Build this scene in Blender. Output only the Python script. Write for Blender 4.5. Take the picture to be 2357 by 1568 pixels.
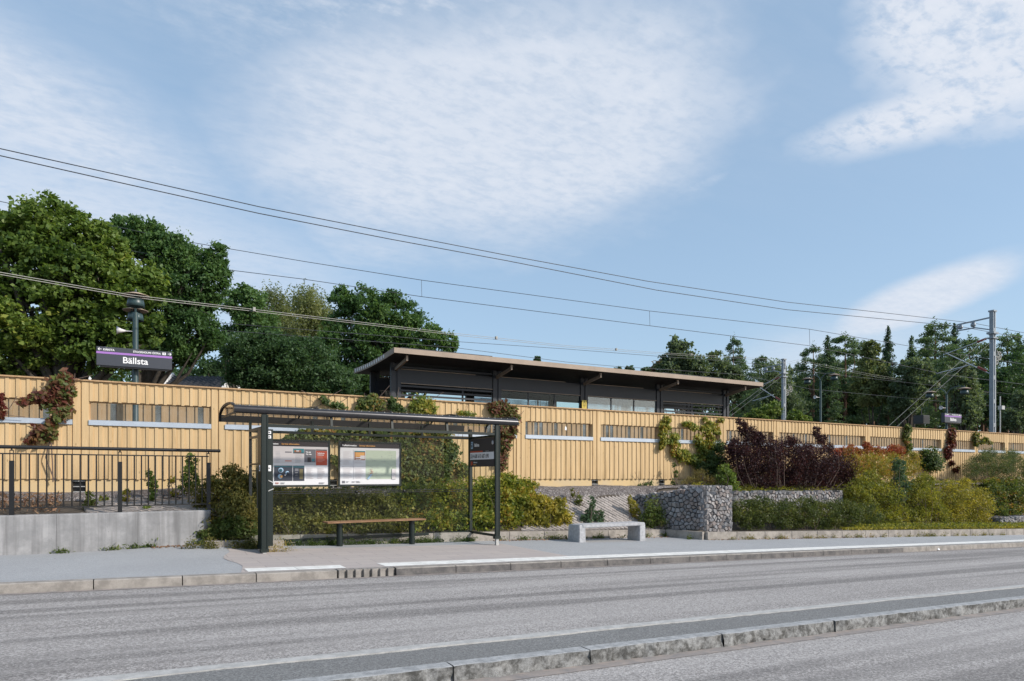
import bpy, bmesh, math, random
import numpy as np
from mathutils import Vector, Matrix

for o in list(bpy.data.objects): bpy.data.objects.remove(o)
SC = bpy.context.scene
COL = SC.collection
R = math.radians
# ---------------------------------------------------------------- camera
TH = R(29.1); F = 1571.0; CX = 1178.5; HY = 1095.0; EYE = 1.5; IW = 2357.0; IH = 1568.0
cam = bpy.data.cameras.new("camera"); camo = bpy.data.objects.new("camera", cam); COL.objects.link(camo)
camo.location = (0, 0, EYE); camo.rotation_euler = (R(90), 0, -TH)
cam.sensor_width = 36; cam.lens = 36 * F / IW; cam.shift_y = (HY - IH / 2) / IW
cam.clip_start = 0.05; cam.clip_end = 3000
SC.camera = camo
# ---------------------------------------------------------------- light
SUN_AZ = R(140)      # clockwise from +Y (the direction across the road)
SUN_EL = R(32)
sd = Vector((math.sin(SUN_AZ) * math.cos(SUN_EL), math.cos(SUN_AZ) * math.cos(SUN_EL), math.sin(SUN_EL)))
sun = bpy.data.lights.new("sun", 'SUN'); suno = bpy.data.objects.new("sun", sun); COL.objects.link(suno)
sun.energy = 2.75; sun.angle = R(2.0); sun.color = (1.0, 0.93, 0.84)
suno.rotation_euler = sd.to_track_quat('Z', 'Y').to_euler(); suno.location = (10, -10, 30)
SC.view_settings.view_transform = 'Standard'; SC.view_settings.look = 'None'
SC.view_settings.gamma = 1; SC.view_settings.exposure = 0.62
SC.cycles.use_denoising = True
SC.cycles.max_bounces = 8; SC.cycles.transparent_max_bounces = 16
SKY_STR = 0.15

class NT:
    def __init__(s, tree):
        s.t = tree; s.t.nodes.clear()
    def n(s, typ, ins=None, **kw):
        nd = s.t.nodes.new(typ)
        for k, v in kw.items(): setattr(nd, k, v)
        for k, v in (ins or {}).items():
            if isinstance(v, bpy.types.NodeSocket): s.t.links.new(v, nd.inputs[k])
            else: nd.inputs[k].default_value = v
        return nd
    def math(s, op, a, b=0.0, c=0.0, clamp=False):
        return s.n('ShaderNodeMath', {0: a, 1: b, 2: c}, operation=op, use_clamp=clamp).outputs[0]
    def mix(s, f, a, b, mode='MIX'):
        nd = s.n('ShaderNodeMix', data_type='RGBA', blend_type=mode)
        for k, v in ((0, f), (6, a), (7, b)):
            if isinstance(v, bpy.types.NodeSocket): s.t.links.new(v, nd.inputs[k])
            else: nd.inputs[k].default_value = v if not isinstance(v, tuple) or len(v) == 4 else (*v, 1)
        return nd.outputs[2]
    def ramp(s, f, stops):
        nd = s.n('ShaderNodeValToRGB', {0: f}); cr = nd.color_ramp
        while len(cr.elements) < len(stops): cr.elements.new(0.5)
        for e, (p, c) in zip(cr.elements, stops):
            e.position = p; e.color = (*c, 1) if len(c) == 3 else c
        return nd.outputs[0]
    def noise(s, vec, scale, detail=4, rough=.55, dist=0, out='Fac'):
        return s.n('ShaderNodeTexNoise', {'Vector': vec, 'Scale': scale, 'Detail': detail, 'Roughness': rough, 'Distortion': dist}).outputs[out]
    def mapr(s, v, a, b, c=0.0, d=1.0):
        return s.n('ShaderNodeMapRange', {0: v, 1: a, 2: b, 3: c, 4: d}, clamp=True).outputs[0]

def smooth(nt, v, a, b):
    return nt.n('ShaderNodeMapRange', {0: v, 1: a, 2: b, 3: 0.0, 4: 1.0}, clamp=True, interpolation_type='SMOOTHSTEP').outputs[0]

W = bpy.data.worlds.new("World"); SC.world = W; W.use_nodes = True
def build_world():
    nt = NT(W.node_tree)
    sky = nt.n('ShaderNodeTexSky', sky_type='NISHITA'); sky.sun_disc = False
    sky.sun_elevation = SUN_EL; sky.sun_rotation = SUN_AZ
    sky.air_density = 1.0; sky.dust_density = 1.2; sky.ozone_density = 1.0; sky.altitude = 0
    tc = nt.n('ShaderNodeTexCoord').outputs['Generated']
    sx = nt.n('ShaderNodeSeparateXYZ', {0: tc}).outputs
    az = nt.math('ARCTAN2', sx[0], sx[1]); el = nt.math('ARCSINE', sx[2])
    zz = nt.math('ADD', nt.math('MAXIMUM', sx[2], 0.0), 0.10)
    px = nt.math('DIVIDE', sx[0], zz); py = nt.math('DIVIDE', sx[1], zz)
    P = nt.n('ShaderNodeCombineXYZ', {0: px, 1: py, 2: 0.0}).outputs[0]
    warp = nt.noise(P, 1.1, 5, .6)
    warp2 = nt.noise(P, 2.6, 4, .6)
    w1 = nt.math('MULTIPLY', nt.math('SUBTRACT', warp, .5), 1.0)
    w2 = nt.math('MULTIPLY', nt.math('SUBTRACT', warp2, .5), .8)
    wsum = nt.math('ADD', w1, w2)
    def ell(caz, cel, ra, re, rot, soft0, soft1, wk=1.0):
        da = nt.math('SUBTRACT', az, R(caz + 29.1)); de = nt.math('SUBTRACT', el, R(cel))
        c, s_ = math.cos(R(rot)), math.sin(R(rot))
        x = nt.math('ADD', nt.math('MULTIPLY', da, c / R(ra)), nt.math('MULTIPLY', de, s_ / R(ra)))
        y = nt.math('ADD', nt.math('MULTIPLY', da, -s_ / R(re)), nt.math('MULTIPLY', de, c / R(re)))
        d = nt.math('SQRT', nt.math('ADD', nt.math('MULTIPLY', x, x), nt.math('MULTIPLY', y, y)))
        d = nt.math('ADD', d, nt.math('MULTIPLY', wsum, wk))
        return smooth(nt, d, soft1, soft0)
    # fine ripples: stretched altocumulus rows
    rot = nt.n('ShaderNodeMapping', {'Vector': P, 'Rotation': (0, 0, R(-35)), 'Scale': (1.0, 2.1, 1.0)}).outputs[0]
    rip = nt.noise(rot, 14.0, 5, .6, .3)
    fine = nt.noise(P, 26.0, 5, .62, .2)
    streak = nt.noise(nt.n('ShaderNodeMapping', {'Vector': P, 'Rotation': (0, 0, R(35)), 'Scale': (.6, 3.0, 1.0)}).outputs[0], 2.2, 5, .6, .4)
    tex = nt.math('ADD', nt.math('MULTIPLY', rip, .42), nt.math('ADD', nt.math('MULTIPLY', fine, .30), nt.math('MULTIPLY', nt.noise(P, 5.0, 6, .65, .4), .28)))
    m1 = ell(-2, 27, 21, 9.5, 6, .45, 1.25, .9)
    m1b = ell(-6, 39, 30, 9, 4, .3, 1.5, .9)
    m2 = ell(-37, 24, 15, 5.0, -16, .2, 1.4, .6)
    m2b = ell(-32, 16.5, 18, 5.5, -8, .2, 1.5, .6)
    m3 = nt.math('MAXIMUM', ell(38.0, 30.5, 12.0, 8.6, -8, .62, 1.12, .75), ell(33.0, 24.6, 11.0, 2.0, 5, .3, 1.2, .8))
    m4 = ell(30.8, 12.4, 6.8, 1.8, 17, .5, 1.15, .4)
    m4b = ell(24, 9.0, 9.0, 2.6, 10, .1, 1.5, .5)
    m5 = ell(15.0, 22.2, 3.4, .55, 16, .1, 1.3, 1.0)
    def dens(m, lo, hi, amt):
        t = nt.mapr(tex, lo, hi)
        return nt.math('MULTIPLY', nt.math('MULTIPLY', m, t), amt)
    d = dens(m1, -.12, .52, .86)
    for x in (dens(m1b, .34, .62, .72), dens(m2, -.05, .55, .75), dens(m2b, -.1, .50, .68), dens(m3, .28, .50, 1.0),
              nt.math('MULTIPLY', m4, .9), nt.math('MULTIPLY', m4b, .5), nt.math('MULTIPLY', dens(m5, .3, .6, .6), streak)):
        d = nt.math('MAXIMUM', d, x)
    veil = nt.math('MULTIPLY', nt.mapr(streak, .35, .75), nt.math('MULTIPLY', smooth(nt, el, R(14), R(34)), .18))
    d = nt.math('MAXIMUM', d, veil)
    d = nt.math('MULTIPLY', d, nt.mapr(sx[2], 0.0, .05))
    # slight milky tint of the whole sky as thin high cloud
    K = 1 / SKY_STR
    base = nt.mix(0.62, sky.outputs[0], (.228 * K, .328 * K, .438 * K))
    ccol = nt.mix(nt.mapr(tex, .25, .68), (.40 * K, .455 * K, .54 * K), (.53 * K, .555 * K, .605 * K))
    col = nt.mix(d, base, ccol)
    bg = nt.n('ShaderNodeBackground', {0: col, 1: SKY_STR})
    nt.n('ShaderNodeOutputWorld', {0: bg.outputs[0]})
build_world()

# ---------------------------------------------------------------- geometry helpers
def ray(x, y):
    a = (x - CX) / F
    return (a * math.cos(TH) + math.sin(TH), -a * math.sin(TH) + math.cos(TH), (HY - y) / F)
def at_t(x, y, t):
    d = ray(x, y); k = t / d[1]
    return Vector((k * d[0], t, EYE + k * d[2]))
def at_d(x, y, yc):
    d = ray(x, y)
    return Vector((yc * d[0], yc * d[1], EYE + yc * d[2]))
GR = 0.027
def gz(s, t=0.0):
    return -GR * (s - 6.88)
def pz(s, t):        # pavement surface
    return gz(s) + .10 * math.exp(-(((s - 1.0) / 1.3) ** 2 + ((t - 13.9) / .9) ** 2)) - .035 * math.exp(-(((s - 2.1) / .8) ** 2 + ((t - 12.5) / .6) ** 2))

class MB:
    def __init__(s): s.v = []; s.f = []; s.sm = []
    def add(s, vs, fs, smooth=False):
        b = len(s.v); s.v += [tuple(v) for v in vs]; s.f += [tuple(b + i for i in f) for f in fs]; s.sm += [smooth] * len(fs); return s
    def box(s, x0, x1, y0, y1, z0, z1, M=None):
        vs = [(x, y, z) for z in (z0, z1) for y in (y0, y1) for x in (x0, x1)]
        if M is not None: vs = [M @ Vector(v) for v in vs]
        return s.add(vs, [(0, 2, 3, 1), (4, 5, 7, 6), (0, 1, 5, 4), (2, 6, 7, 3), (0, 4, 6, 2), (1, 3, 7, 5)])
    def bar(s, p, q, w, h=None, up=(0, 0, 1)):
        p = Vector(p); q = Vector(q); h = h or w; d = (q - p).normalized(); u = Vector(up)
        if abs(d.dot(u)) > .98: u = Vector((0, 1, 0))
        a = d.cross(u).normalized() * w / 2; b = a.cross(d).normalized() * h / 2
        vs = [p - a - b, p + a - b, p + a + b, p - a + b, q - a - b, q + a - b, q + a + b, q - a + b]
        return s.add(vs, [(0, 3, 2, 1), (4, 5, 6, 7), (0, 1, 5, 4), (1, 2, 6, 5), (2, 3, 7, 6), (3, 0, 4, 7)])
    def tube(s, pts, r, n=8, cap=True):
        pts = [Vector(p) for p in pts]; rs = r if isinstance(r, (list, tuple)) else [r] * len(pts)
        rings = []; prev = None
        for i, p in enumerate(pts):
            d = (pts[min(i + 1, len(pts) - 1)] - pts[max(i - 1, 0)]).normalized()
            ref = Vector((0, 0, 1)) if abs(d.z) < .95 else Vector((0, 1, 0))
            a = d.cross(ref).normalized() if prev is None else (prev - d * prev.dot(d)).normalized()
            prev = a; b = d.cross(a)
            rings.append([p + (a * math.cos(t) + b * math.sin(t)) * rs[i] for t in [2 * math.pi * k / n for k in range(n)]])
        vs = [v for g in rings for v in g]; fs = []
        for i in range(len(pts) - 1):
            for k in range(n):
                fs.append((i * n + k, i * n + (k + 1) % n, (i + 1) * n + (k + 1) % n, (i + 1) * n + k))
        s.add(vs, fs, True)
        if cap:
            s.add(rings[0][::-1], [tuple(range(n))]); s.add(rings[-1], [tuple(range(n))])
        return s
    def lathe(s, c, prof, n=20, axis=None):
        c = Vector(c); vs = []; fs = []
        for r, z in prof:
            for k in range(n):
                a = 2 * math.pi * k / n; v = Vector((r * math.cos(a), r * math.sin(a), z))
                if axis is not None: v = axis @ v
                vs.append(c + v)
        for i in range(len(prof) - 1):
            for k in range(n):
                fs.append((i * n + k, i * n + (k + 1) % n, (i + 1) * n + (k + 1) % n, (i + 1) * n + k))
        return s.add(vs, fs, True)
    def prism(s, poly, axis, a, b):      # poly of 2d points, extruded along axis 'x','y','z' from a to b
        def P(u, w, k): return {'x': (k, u, w), 'y': (u, k, w), 'z': (u, w, k)}[axis]
        n = len(poly); vs = [P(u, w, a) for u, w in poly] + [P(u, w, b) for u, w in poly]
        fs = [tuple(range(n)), tuple(range(2 * n - 1, n - 1, -1))] + [(i, n + i, n + (i + 1) % n, (i + 1) % n) for i in range(n)]
        return s.add(vs, fs)
    def build(s, name, mat, parent=None, bevel=0, recalc=True):
        me = bpy.data.meshes.new(name); me.from_pydata(s.v, [], s.f)
        me.polygons.foreach_set('use_smooth', s.sm)
        if recalc:
            bm = bmesh.new(); bm.from_mesh(me); bmesh.ops.recalc_face_normals(bm, faces=bm.faces)
            if bevel: bmesh.ops.bevel(bm, geom=list(bm.edges), offset=bevel, segments=2, affect='EDGES', clamp_overlap=True)
            bm.to_mesh(me); bm.free()
        me.materials.append(mat); o = bpy.data.objects.new(name, me); COL.objects.link(o)
        if parent is not None: o.parent = parent
        return o

def tag(o, label=None, cat=None, group=None, kind=None):
    if label: o['label'] = label
    if cat: o['category'] = cat
    if group: o['group'] = group
    if kind: o['kind'] = kind
    return o
def empty(name, loc=(0, 0, 0), rz=0.0):
    o = bpy.data.objects.new(name, None); COL.objects.link(o); o.location = loc; o.rotation_euler = (0, 0, rz); o.empty_display_size = .2
    return o
def copy_tree(o, parent=None, kids=None):
    c = o.copy(); COL.objects.link(c); c.parent = parent
    for ch in [x for x in bpy.data.objects if x.parent == o]: copy_tree(ch, c)
    return c
def np_mesh(name, V, nper, mat, parent=None):
    n = len(V); me = bpy.data.meshes.new(name); me.vertices.add(n); me.vertices.foreach_set('co', V.astype(np.float32).ravel())
    nf = n // nper; me.loops.add(n); me.loops.foreach_set('vertex_index', np.arange(n, dtype=np.int32))
    me.polygons.add(nf); me.polygons.foreach_set('loop_start', np.arange(0, n, nper, dtype=np.int32))
    try: me.polygons.foreach_set('loop_total', np.full(nf, nper, dtype=np.int32))
    except Exception: pass
    me.update(calc_edges=True); me.materials.append(mat)
    o = bpy.data.objects.new(name, me); COL.objects.link(o)
    if parent is not None: o.parent = parent
    return o
def text(name, body, size, mat, parent, loc, rot, bold=0.0, sx=1.0, align='LEFT', depth=.0015):
    cu = bpy.data.curves.new(name, 'FONT'); cu.body = body; cu.size = size; cu.offset = bold; cu.extrude = depth; cu.align_x = align
    cu.resolution_u = 3
    t = bpy.data.objects.new(name + "_tmp", cu); COL.objects.link(t)
    dg = bpy.context.evaluated_depsgraph_get(); me = bpy.data.meshes.new_from_object(t.evaluated_get(dg))
    bpy.data.objects.remove(t); me.materials.clear(); me.materials.append(mat)
    o = bpy.data.objects.new(name, me); COL.objects.link(o); o.parent = parent; o.location = loc; o.rotation_euler = rot; o.scale = (sx, 1, 1)
    return o

# ---------------------------------------------------------------- materials
def mat(name, col, rough=.6, metal=0.0, var=.0, vscale=3.0, col2=None, bump=0.0, bscale=60.0, spec=.5):
    m = bpy.data.materials.new(name); m.use_nodes = True; nt = NT(m.node_tree)
    obj = nt.n('ShaderNodeNewGeometry').outputs['Position']
    c = (*col, 1)
    if var or col2:
        f = nt.noise(obj, vscale, 5, .6); f = nt.mapr(f, .3, .7)
        c2 = col2 or tuple(x * (1 - var) for x in col)
        c = nt.mix(f, col, c2)
    ins = {'Base Color': c, 'Roughness': rough, 'Metallic': metal, 'Specular IOR Level': spec}
    if bump:
        b = nt.n('ShaderNodeBump', {'Strength': bump, 'Distance': .01, 'Height': nt.noise(obj, bscale, 4, .6)}); ins['Normal'] = b.outputs[0]
    bs = nt.n('ShaderNodeBsdfPrincipled', ins); nt.n('ShaderNodeOutputMaterial', {0: bs.outputs[0]})
    return m

def leaf_mat(name, stops, scale=.6, trans=.5, rough=.5):
    """stops: list of (pos, colour); each leaf takes its own colour, drifting between clumps"""
    m = bpy.data.materials.new(name); m.use_nodes = True; nt = NT(m.node_tree)
    g = nt.n('ShaderNodeNewGeometry')
    gain = 1.0 if 'purple' in name or 'red' in name else (3.2 if any(q in name for q in ('pine', 'spruce')) else 2.5 if any(q in name for q in ('oak', 'dark')) else 1.9 if scale < 1 else 1.25)
    f = nt.math('ADD', nt.math('MULTIPLY', g.outputs['Random Per Island'], .45), nt.math('MULTIPLY', nt.mapr(nt.noise(g.outputs['Position'], scale, 3, .6), .3, .7), .55))
    c = nt.ramp(f, [(p, tuple(min(1, x * 1.35 * gain * h) for x, h in zip(q, (1.12, 1.02, .95) if gain > 1.5 else (1, 1, 1)))) for p, q in stops])
    d = nt.n('ShaderNodeBsdfPrincipled', {'Base Color': c, 'Roughness': rough, 'Specular IOR Level': .35})
    t = nt.n('ShaderNodeBsdfTranslucent', {0: nt.mix(1.0, c, (1.0, 1.0, .55), 'MULTIPLY')})
    mx = nt.n('ShaderNodeMixShader', {0: trans, 1: d.outputs[0], 2: t.outputs[0]}); nt.n('ShaderNodeOutputMaterial', {0: mx.outputs[0]})
    return m

def glass_mat(name, tint=(.9, .95, .93), haze=.04, refl=.07, hazecol=(.6, .63, .62)):
    m = bpy.data.materials.new(name); m.use_nodes = True; nt = NT(m.node_tree)
    g = nt.n('ShaderNodeNewGeometry')
    hz = nt.math('MULTIPLY', nt.mapr(nt.noise(g.outputs['Position'], 2.3, 5, .65), .3, .75), haze * 2)
    tr = nt.n('ShaderNodeBsdfTransparent', {0: (*tint, 1)})
    df = nt.n('ShaderNodeBsdfDiffuse', {0: (*hazecol, 1)})
    gl = nt.n('ShaderNodeBsdfGlossy', {0: (1, 1, 1, 1), 1: .02})
    a = nt.n('ShaderNodeMixShader', {0: hz, 1: tr.outputs[0], 2: df.outputs[0]})
    lw = nt.n('ShaderNodeLayerWeight', {0: .25}).outputs['Fresnel']
    b = nt.n('ShaderNodeMixShader', {0: nt.math('ADD', nt.math('MULTIPLY', lw, .18 if 'window' in name else .32), refl - .03, clamp=True), 1: a.outputs[0], 2: gl.outputs[0]})
    nt.n('ShaderNodeOutputMaterial', {0: b.outputs[0]})
    return m

def asphalt_mat(name, base, light, dark, spk=1.0, streaks=True, scale=150.0):
    m = bpy.data.materials.new(name); m.use_nodes = True; nt = NT(m.node_tree)
    P = nt.n('ShaderNodeNewGeometry').outputs['Position']
    g1 = nt.noise(P, scale, 2, .8); g2 = nt.noise(P, scale * .36, 2, .7)
    vor = nt.n('ShaderNodeTexVoronoi', {'Vector': P, 'Scale': scale * .55}); 
    stone = nt.n('ShaderNodeSeparateColor', {0: vor.outputs['Color']}).outputs[0]
    f = nt.math('ADD', nt.math('MULTIPLY', nt.mapr(g1, .35, .65), .3), nt.math('ADD', nt.math('MULTIPLY', stone, .5), nt.math('MULTIPLY', nt.mapr(g2, .3, .7), .2)))
    c = nt.ramp(f, [(.12, dark), (.5, base), (.88, light)])
    big = nt.mapr(nt.noise(P, .7, 5, .6), .3, .7)
    c = nt.mix(nt.math('MULTIPLY', big, .35), c, tuple(x * .72 for x in base), 'MIX')
    spot = nt.n('ShaderNodeTexVoronoi', {'Vector': P, 'Scale': 1.9}).outputs['Distance']
    c = nt.mix(nt.math('MULTIPLY', nt.mapr(spot, .05, .02), .6), c, tuple(x * .35 for x in base), 'MIX')
    sta = nt.mapr(nt.noise(P, 2.4, 5, .7), .58, .72)
    c = nt.mix(nt.math('MULTIPLY', sta, .3), c, tuple(x * .55 for x in base), 'MIX')
    if streaks:
        mp = nt.n('ShaderNodeMapping', {'Vector': P, 'Scale': (.05, 1.0, 0)}).outputs[0]
        st = nt.mapr(nt.noise(mp, 1.5, 1, .5), .38, .64)
        c = nt.mix(nt.math('MULTIPLY', st, .20), c, tuple(x * 1.05 for x in light), 'MIX')
        mp2 = nt.n('ShaderNodeMapping', {'Vector': P, 'Scale': (.045, 1.25, 0), 'Location': (3.1, 7.7, 0)}).outputs[0]
        st2 = nt.mapr(nt.noise(mp2, 1.9, 1, .5), .47, .60)
        c = nt.mix(nt.math('MULTIPLY', nt.math('MULTIPLY', st2, nt.mapr(g2, .35, .6)), .85), c, tuple(x * .40 for x in base), 'MIX')
        cr = nt.n('ShaderNodeTexVoronoi', {'Vector': nt.n('ShaderNodeMapping', {'Vector': P, 'Scale': (.5, 1, 1)}).outputs[0], 'Scale': .45}, feature='DISTANCE_TO_EDGE').outputs['Distance']
    bmp = nt.n('ShaderNodeBump', {'Strength': .55 * spk, 'Distance': .006, 'Height': f})
    bs = nt.n('ShaderNodeBsdfPrincipled', {'Base Color': c, 'Roughness': .85, 'Specular IOR Level': .3, 'Normal': bmp.outputs[0]})
    nt.n('ShaderNodeOutputMaterial', {0: bs.outputs[0]})
    return m

def wood_mat(name, c1, c2, c3=None, sc=1.0, grain=(22.0, 22.0, 1.2)):
    m = bpy.data.materials.new(name); m.use_nodes = True; nt = NT(m.node_tree)
    P = nt.n('ShaderNodeNewGeometry').outputs['Position']
    sp = nt.n('ShaderNodeSeparateXYZ', {0: P}).outputs
    cell = nt.math('FLOOR', nt.math('DIVIDE', sp[0], .1704))
    rnd = nt.n('ShaderNodeTexWhiteNoise', {'W': cell}, noise_dimensions='1D').outputs[0]
    mp = nt.n('ShaderNodeMapping', {'Vector': P, 'Scale': grain}).outputs[0]
    gr = nt.noise(mp, 1.0 * sc, 5, .65, .6)
    c = nt.mix(nt.mapr(gr, .38, .62), c1, tuple(x * .92 for x in c2))
    c = nt.mix(nt.math('MULTIPLY', rnd, .6), c, c3 or c2)
    stn = nt.noise(nt.n('ShaderNodeMapping', {'Vector': P, 'Scale': (5, 5, .6)}).outputs[0], 1.0, 4, .6)
    low = nt.mapr(sp[2], 1.75, 1.42)
    c = nt.mix(nt.math('MULTIPLY', nt.mapr(stn, .45, .7), nt.math('ADD', nt.math('MULTIPLY', low, .35), .12)), c, tuple(x * .5 for x in c2))
    kn = nt.n('ShaderNodeTexVoronoi', {'Vector': nt.n('ShaderNodeMapping', {'Vector': P, 'Scale': (1.0, 1.0, .35)}).outputs[0], 'Scale': 7.0}).outputs['Distance']
    c = nt.mix(nt.math('MULTIPLY', nt.mapr(kn, .09, .04), .7), c, tuple(x * .45 for x in c2))
    big = nt.mapr(nt.noise(P, .8, 4, .6), .35, .7)
    c = nt.mix(nt.math('MULTIPLY', big, .18), c, tuple(x * .7 for x in c1))
    bmp = nt.n('ShaderNodeBump', {'Strength': .2, 'Distance': .004, 'Height': gr})
    bs = nt.n('ShaderNodeBsdfPrincipled', {'Base Color': c, 'Roughness': .75, 'Specular IOR Level': .2, 'Normal': bmp.outputs[0]})
    nt.n('ShaderNodeOutputMaterial', {0: bs.outputs[0]})
    return m

def concrete_mat(name, c1, c2, vert=False, scale=3.0, streak=.5, spk=0.0):
    m = bpy.data.materials.new(name); m.use_nodes = True; nt = NT(m.node_tree)
    P = nt.n('ShaderNodeNewGeometry').outputs['Position']
    c = nt.mix(nt.mapr(nt.noise(P, scale, 6, .7), .40, .60), c1, c2)
    if vert:
        st = nt.noise(nt.n('ShaderNodeMapping', {'Vector': P, 'Scale': (9, 9, .5)}).outputs[0], 1.0, 5, .6, .3)
        c = nt.mix(nt.math('MULTIPLY', nt.mapr(st, .45, .7), streak), c, tuple(x * .48 for x in c1))
        sp = nt.n('ShaderNodeSeparateXYZ', {0: P}).outputs
        pl = nt.n('ShaderNodeTexWhiteNoise', {'W': nt.math('FLOOR', nt.math('DIVIDE', sp[0], .11))}, noise_dimensions='1D').outputs[0]
        c = nt.mix(nt.math('MULTIPLY', pl, .35), c, tuple(x * .62 for x in c2))
        hole = nt.n('ShaderNodeTexVoronoi', {'Vector': P, 'Scale': 9.0}).outputs['Distance']
        c = nt.mix(nt.mapr(hole, .05, .02), c, (.05, .05, .05))
    f = nt.noise(P, 180, 3, .7)
    if spk:
        c = nt.mix(nt.math('MULTIPLY', nt.mapr(f, .42, .62), spk), c, tuple(x * .35 for x in c1))
    bmp = nt.n('ShaderNodeBump', {'Strength': .35, 'Distance': .004, 'Height': f})
    bs = nt.n('ShaderNodeBsdfPrincipled', {'Base Color': c, 'Roughness': .85, 'Specular IOR Level': .25, 'Normal': bmp.outputs[0]})
    nt.n('ShaderNodeOutputMaterial', {0: bs.outputs[0]})
    return m

M = {}
M['road'] = asphalt_mat('worn_asphalt', (.30, .28, .27), (.58, .55, .53), (.10, .092, .088), 1.0, True, 125.0)
M['walk'] = asphalt_mat('pavement_asphalt', (.36, .365, .375), (.47, .475, .485), (.23, .235, .24), .5, False, 220)
M['island'] = asphalt_mat('island_asphalt', (.19, .19, .188), (.30, .30, .295), (.09, .09, .09), .7, False, 170)
M['kerb'] = concrete_mat('kerb_concrete', (.36, .33, .30), (.24, .22, .20), False, 5, spk=.25)
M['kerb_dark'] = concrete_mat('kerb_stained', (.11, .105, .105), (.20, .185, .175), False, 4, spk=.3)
M['white'] = concrete_mat('white_slab', (.78, .77, .74), (.62, .61, .58), False, 6, spk=.06)
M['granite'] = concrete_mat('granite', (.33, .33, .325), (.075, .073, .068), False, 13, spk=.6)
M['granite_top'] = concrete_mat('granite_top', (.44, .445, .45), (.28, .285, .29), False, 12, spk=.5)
M['bench_conc'] = concrete_mat('bench_concrete', (.52, .52, .54), (.38, .385, .40), False, 14, spk=.45)
M['wall_conc'] = concrete_mat('wall_concrete', (.36, .355, .36), (.25, .25, .255), True, 2.6, .9)
M['edging'] = concrete_mat('edging_concrete', (.40, .36, .32), (.25, .225, .20), False, 4, spk=.2)
M['wood'] = wood_mat('yellow_board', (.62, .445, .248), (.54, .372, .19), (.67, .49, .28))
M['wood_cap'] = wood_mat('board_cap', (.52, .35, .20), (.44, .28, .15))
M['plinth'] = mat('plinth_paint', (.62, .44, .21), .8, var=.2, vscale=1.1, col2=(.52, .41, .26))
M['plinth_c'] = mat('plinth_plain', (.45, .43, .41), .8, var=.2)
M['sill'] = mat('zinc_sill', (.50, .56, .64), .45, .25, var=.12, vscale=4)
M['dark_green'] = mat('dark_green_paint', (.004, .012, .010), .42, 0, var=.3, vscale=6)
M['dark_grey'] = mat('dark_grey_paint', (.022, .024, .026), .4)
M['black'] = mat('black_metal', (.006, .006, .007), .45)
M['roof_tube'] = mat('roof_tube', (.045, .045, .05), .32, .4, var=.3, vscale=9)
M['galv'] = mat('galvanised', (.50, .50, .49), .5, .3, var=.3, vscale=20)
M['mast'] = mat('mast_steel', (.30, .33, .36), .5, .35, var=.25, vscale=4)
M['mast_light'] = mat('mast_light_steel', (.52, .55, .58), .5, .2, var=.15, vscale=4)
M['guy'] = mat('guy_steel', (.20, .21, .21), .6, .2)
M['wire'] = mat('wire_dark', (.06, .065, .075), .5, .3)
M['wire_light'] = mat('wire_sheath', (.34, .33, .30), .5)
M['lamp_green'] = mat('lamp_green', (.035, .065, .068), .4)
M['lamp_shade'] = mat('lamp_disc', (.46, .35, .27), .55, var=.25, vscale=5)
M['spk_white'] = mat('horn_grey', (.62, .60, .60), .5)
M['red_ins'] = mat('insulator', (.22, .04, .03), .35)
M['sign_dark'] = mat('sign_grey', (.050, .055, .070), .45)
M['purple'] = mat('sign_purple', (.36, .17, .52), .5)
M['text_white'] = mat('text_white', (.85, .85, .86), .5)
M['canopy_dark'] = mat('canopy_paint', (.020, .025, .036), .5, var=.15)
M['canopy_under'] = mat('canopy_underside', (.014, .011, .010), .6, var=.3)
M['canopy_edge'] = mat('canopy_edge', (.34, .265, .205), .55, .1, var=.22, vscale=2.5)
M['seat_wood'] = wood_mat('seat_wood', (.33, .20, .12), (.24, .135, .075), grain=(1.5, 30, 30))
M['yellow'] = mat('sign_yellow', (.62, .47, .07), .5)
M['glass'] = glass_mat('shelter_glass', (.93, .965, .95), .008, .035)
M['roof_glass'] = glass_mat('roof_glass', (.95, .93, .90), .02, .03)
M['win_glass'] = glass_mat('window_glass', (.90, .92, .94), .04, .04, (.62, .62, .64))
M['grey_glass'] = glass_mat('grey_glass', (.75, .80, .82), .3, .12, (.35, .40, .42))
M['tile'] = mat('roof_tile', (.035, .035, .04), .5, var=.3, vscale=8)
M['render'] = mat('house_render', (.6, .58, .53), .8)
M['trim_white'] = mat('verge_white', (.75, .75, .75), .6)
M['bark'] = mat('bark', (.09, .075, .06), .9, var=.5, vscale=8, bump=.5, bscale=20)
M['bark_pine'] = mat('pine_bark', (.20, .11, .07), .9, var=.5, vscale=6)
M['bark_birch'] = mat('birch_bark', (.50, .49, .46), .8, col2=(.08, .08, .08), vscale=5)
M['twig'] = mat('twig', (.14, .10, .08), .9)
M['mesh_wire'] = mat('gabion_wire', (.30, .30, .30), .5, .5)
M['soil'] = mat('soil', (.10, .08, .06), .95, var=.5, vscale=5, bump=.8, bscale=30)
M['tyre'] = mat('rubber', (.02, .02, .02), .8)
for k, c in dict(p_grey=(.60, .57, .58), p_white=(.66, .66, .68), p_head=(.045, .040, .045), p_navy=(.035, .042, .060), p_red=(.42, .075, .04), p_dk=(.16, .16, .18),
                 p_green=(.46, .53, .42), p_blue=(.35, .5, .65), p_teal=(.05, .22, .26), p_orange=(.62, .33, .12), p_brown=(.30, .12, .06), p_line=(.42, .42, .44), p_olive=(.14, .12, .06),
                 p_lred=(.55, .25, .2)).items():
    M[k] = mat('print_' + k[2:], c, .5, spec=.3)

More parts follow.
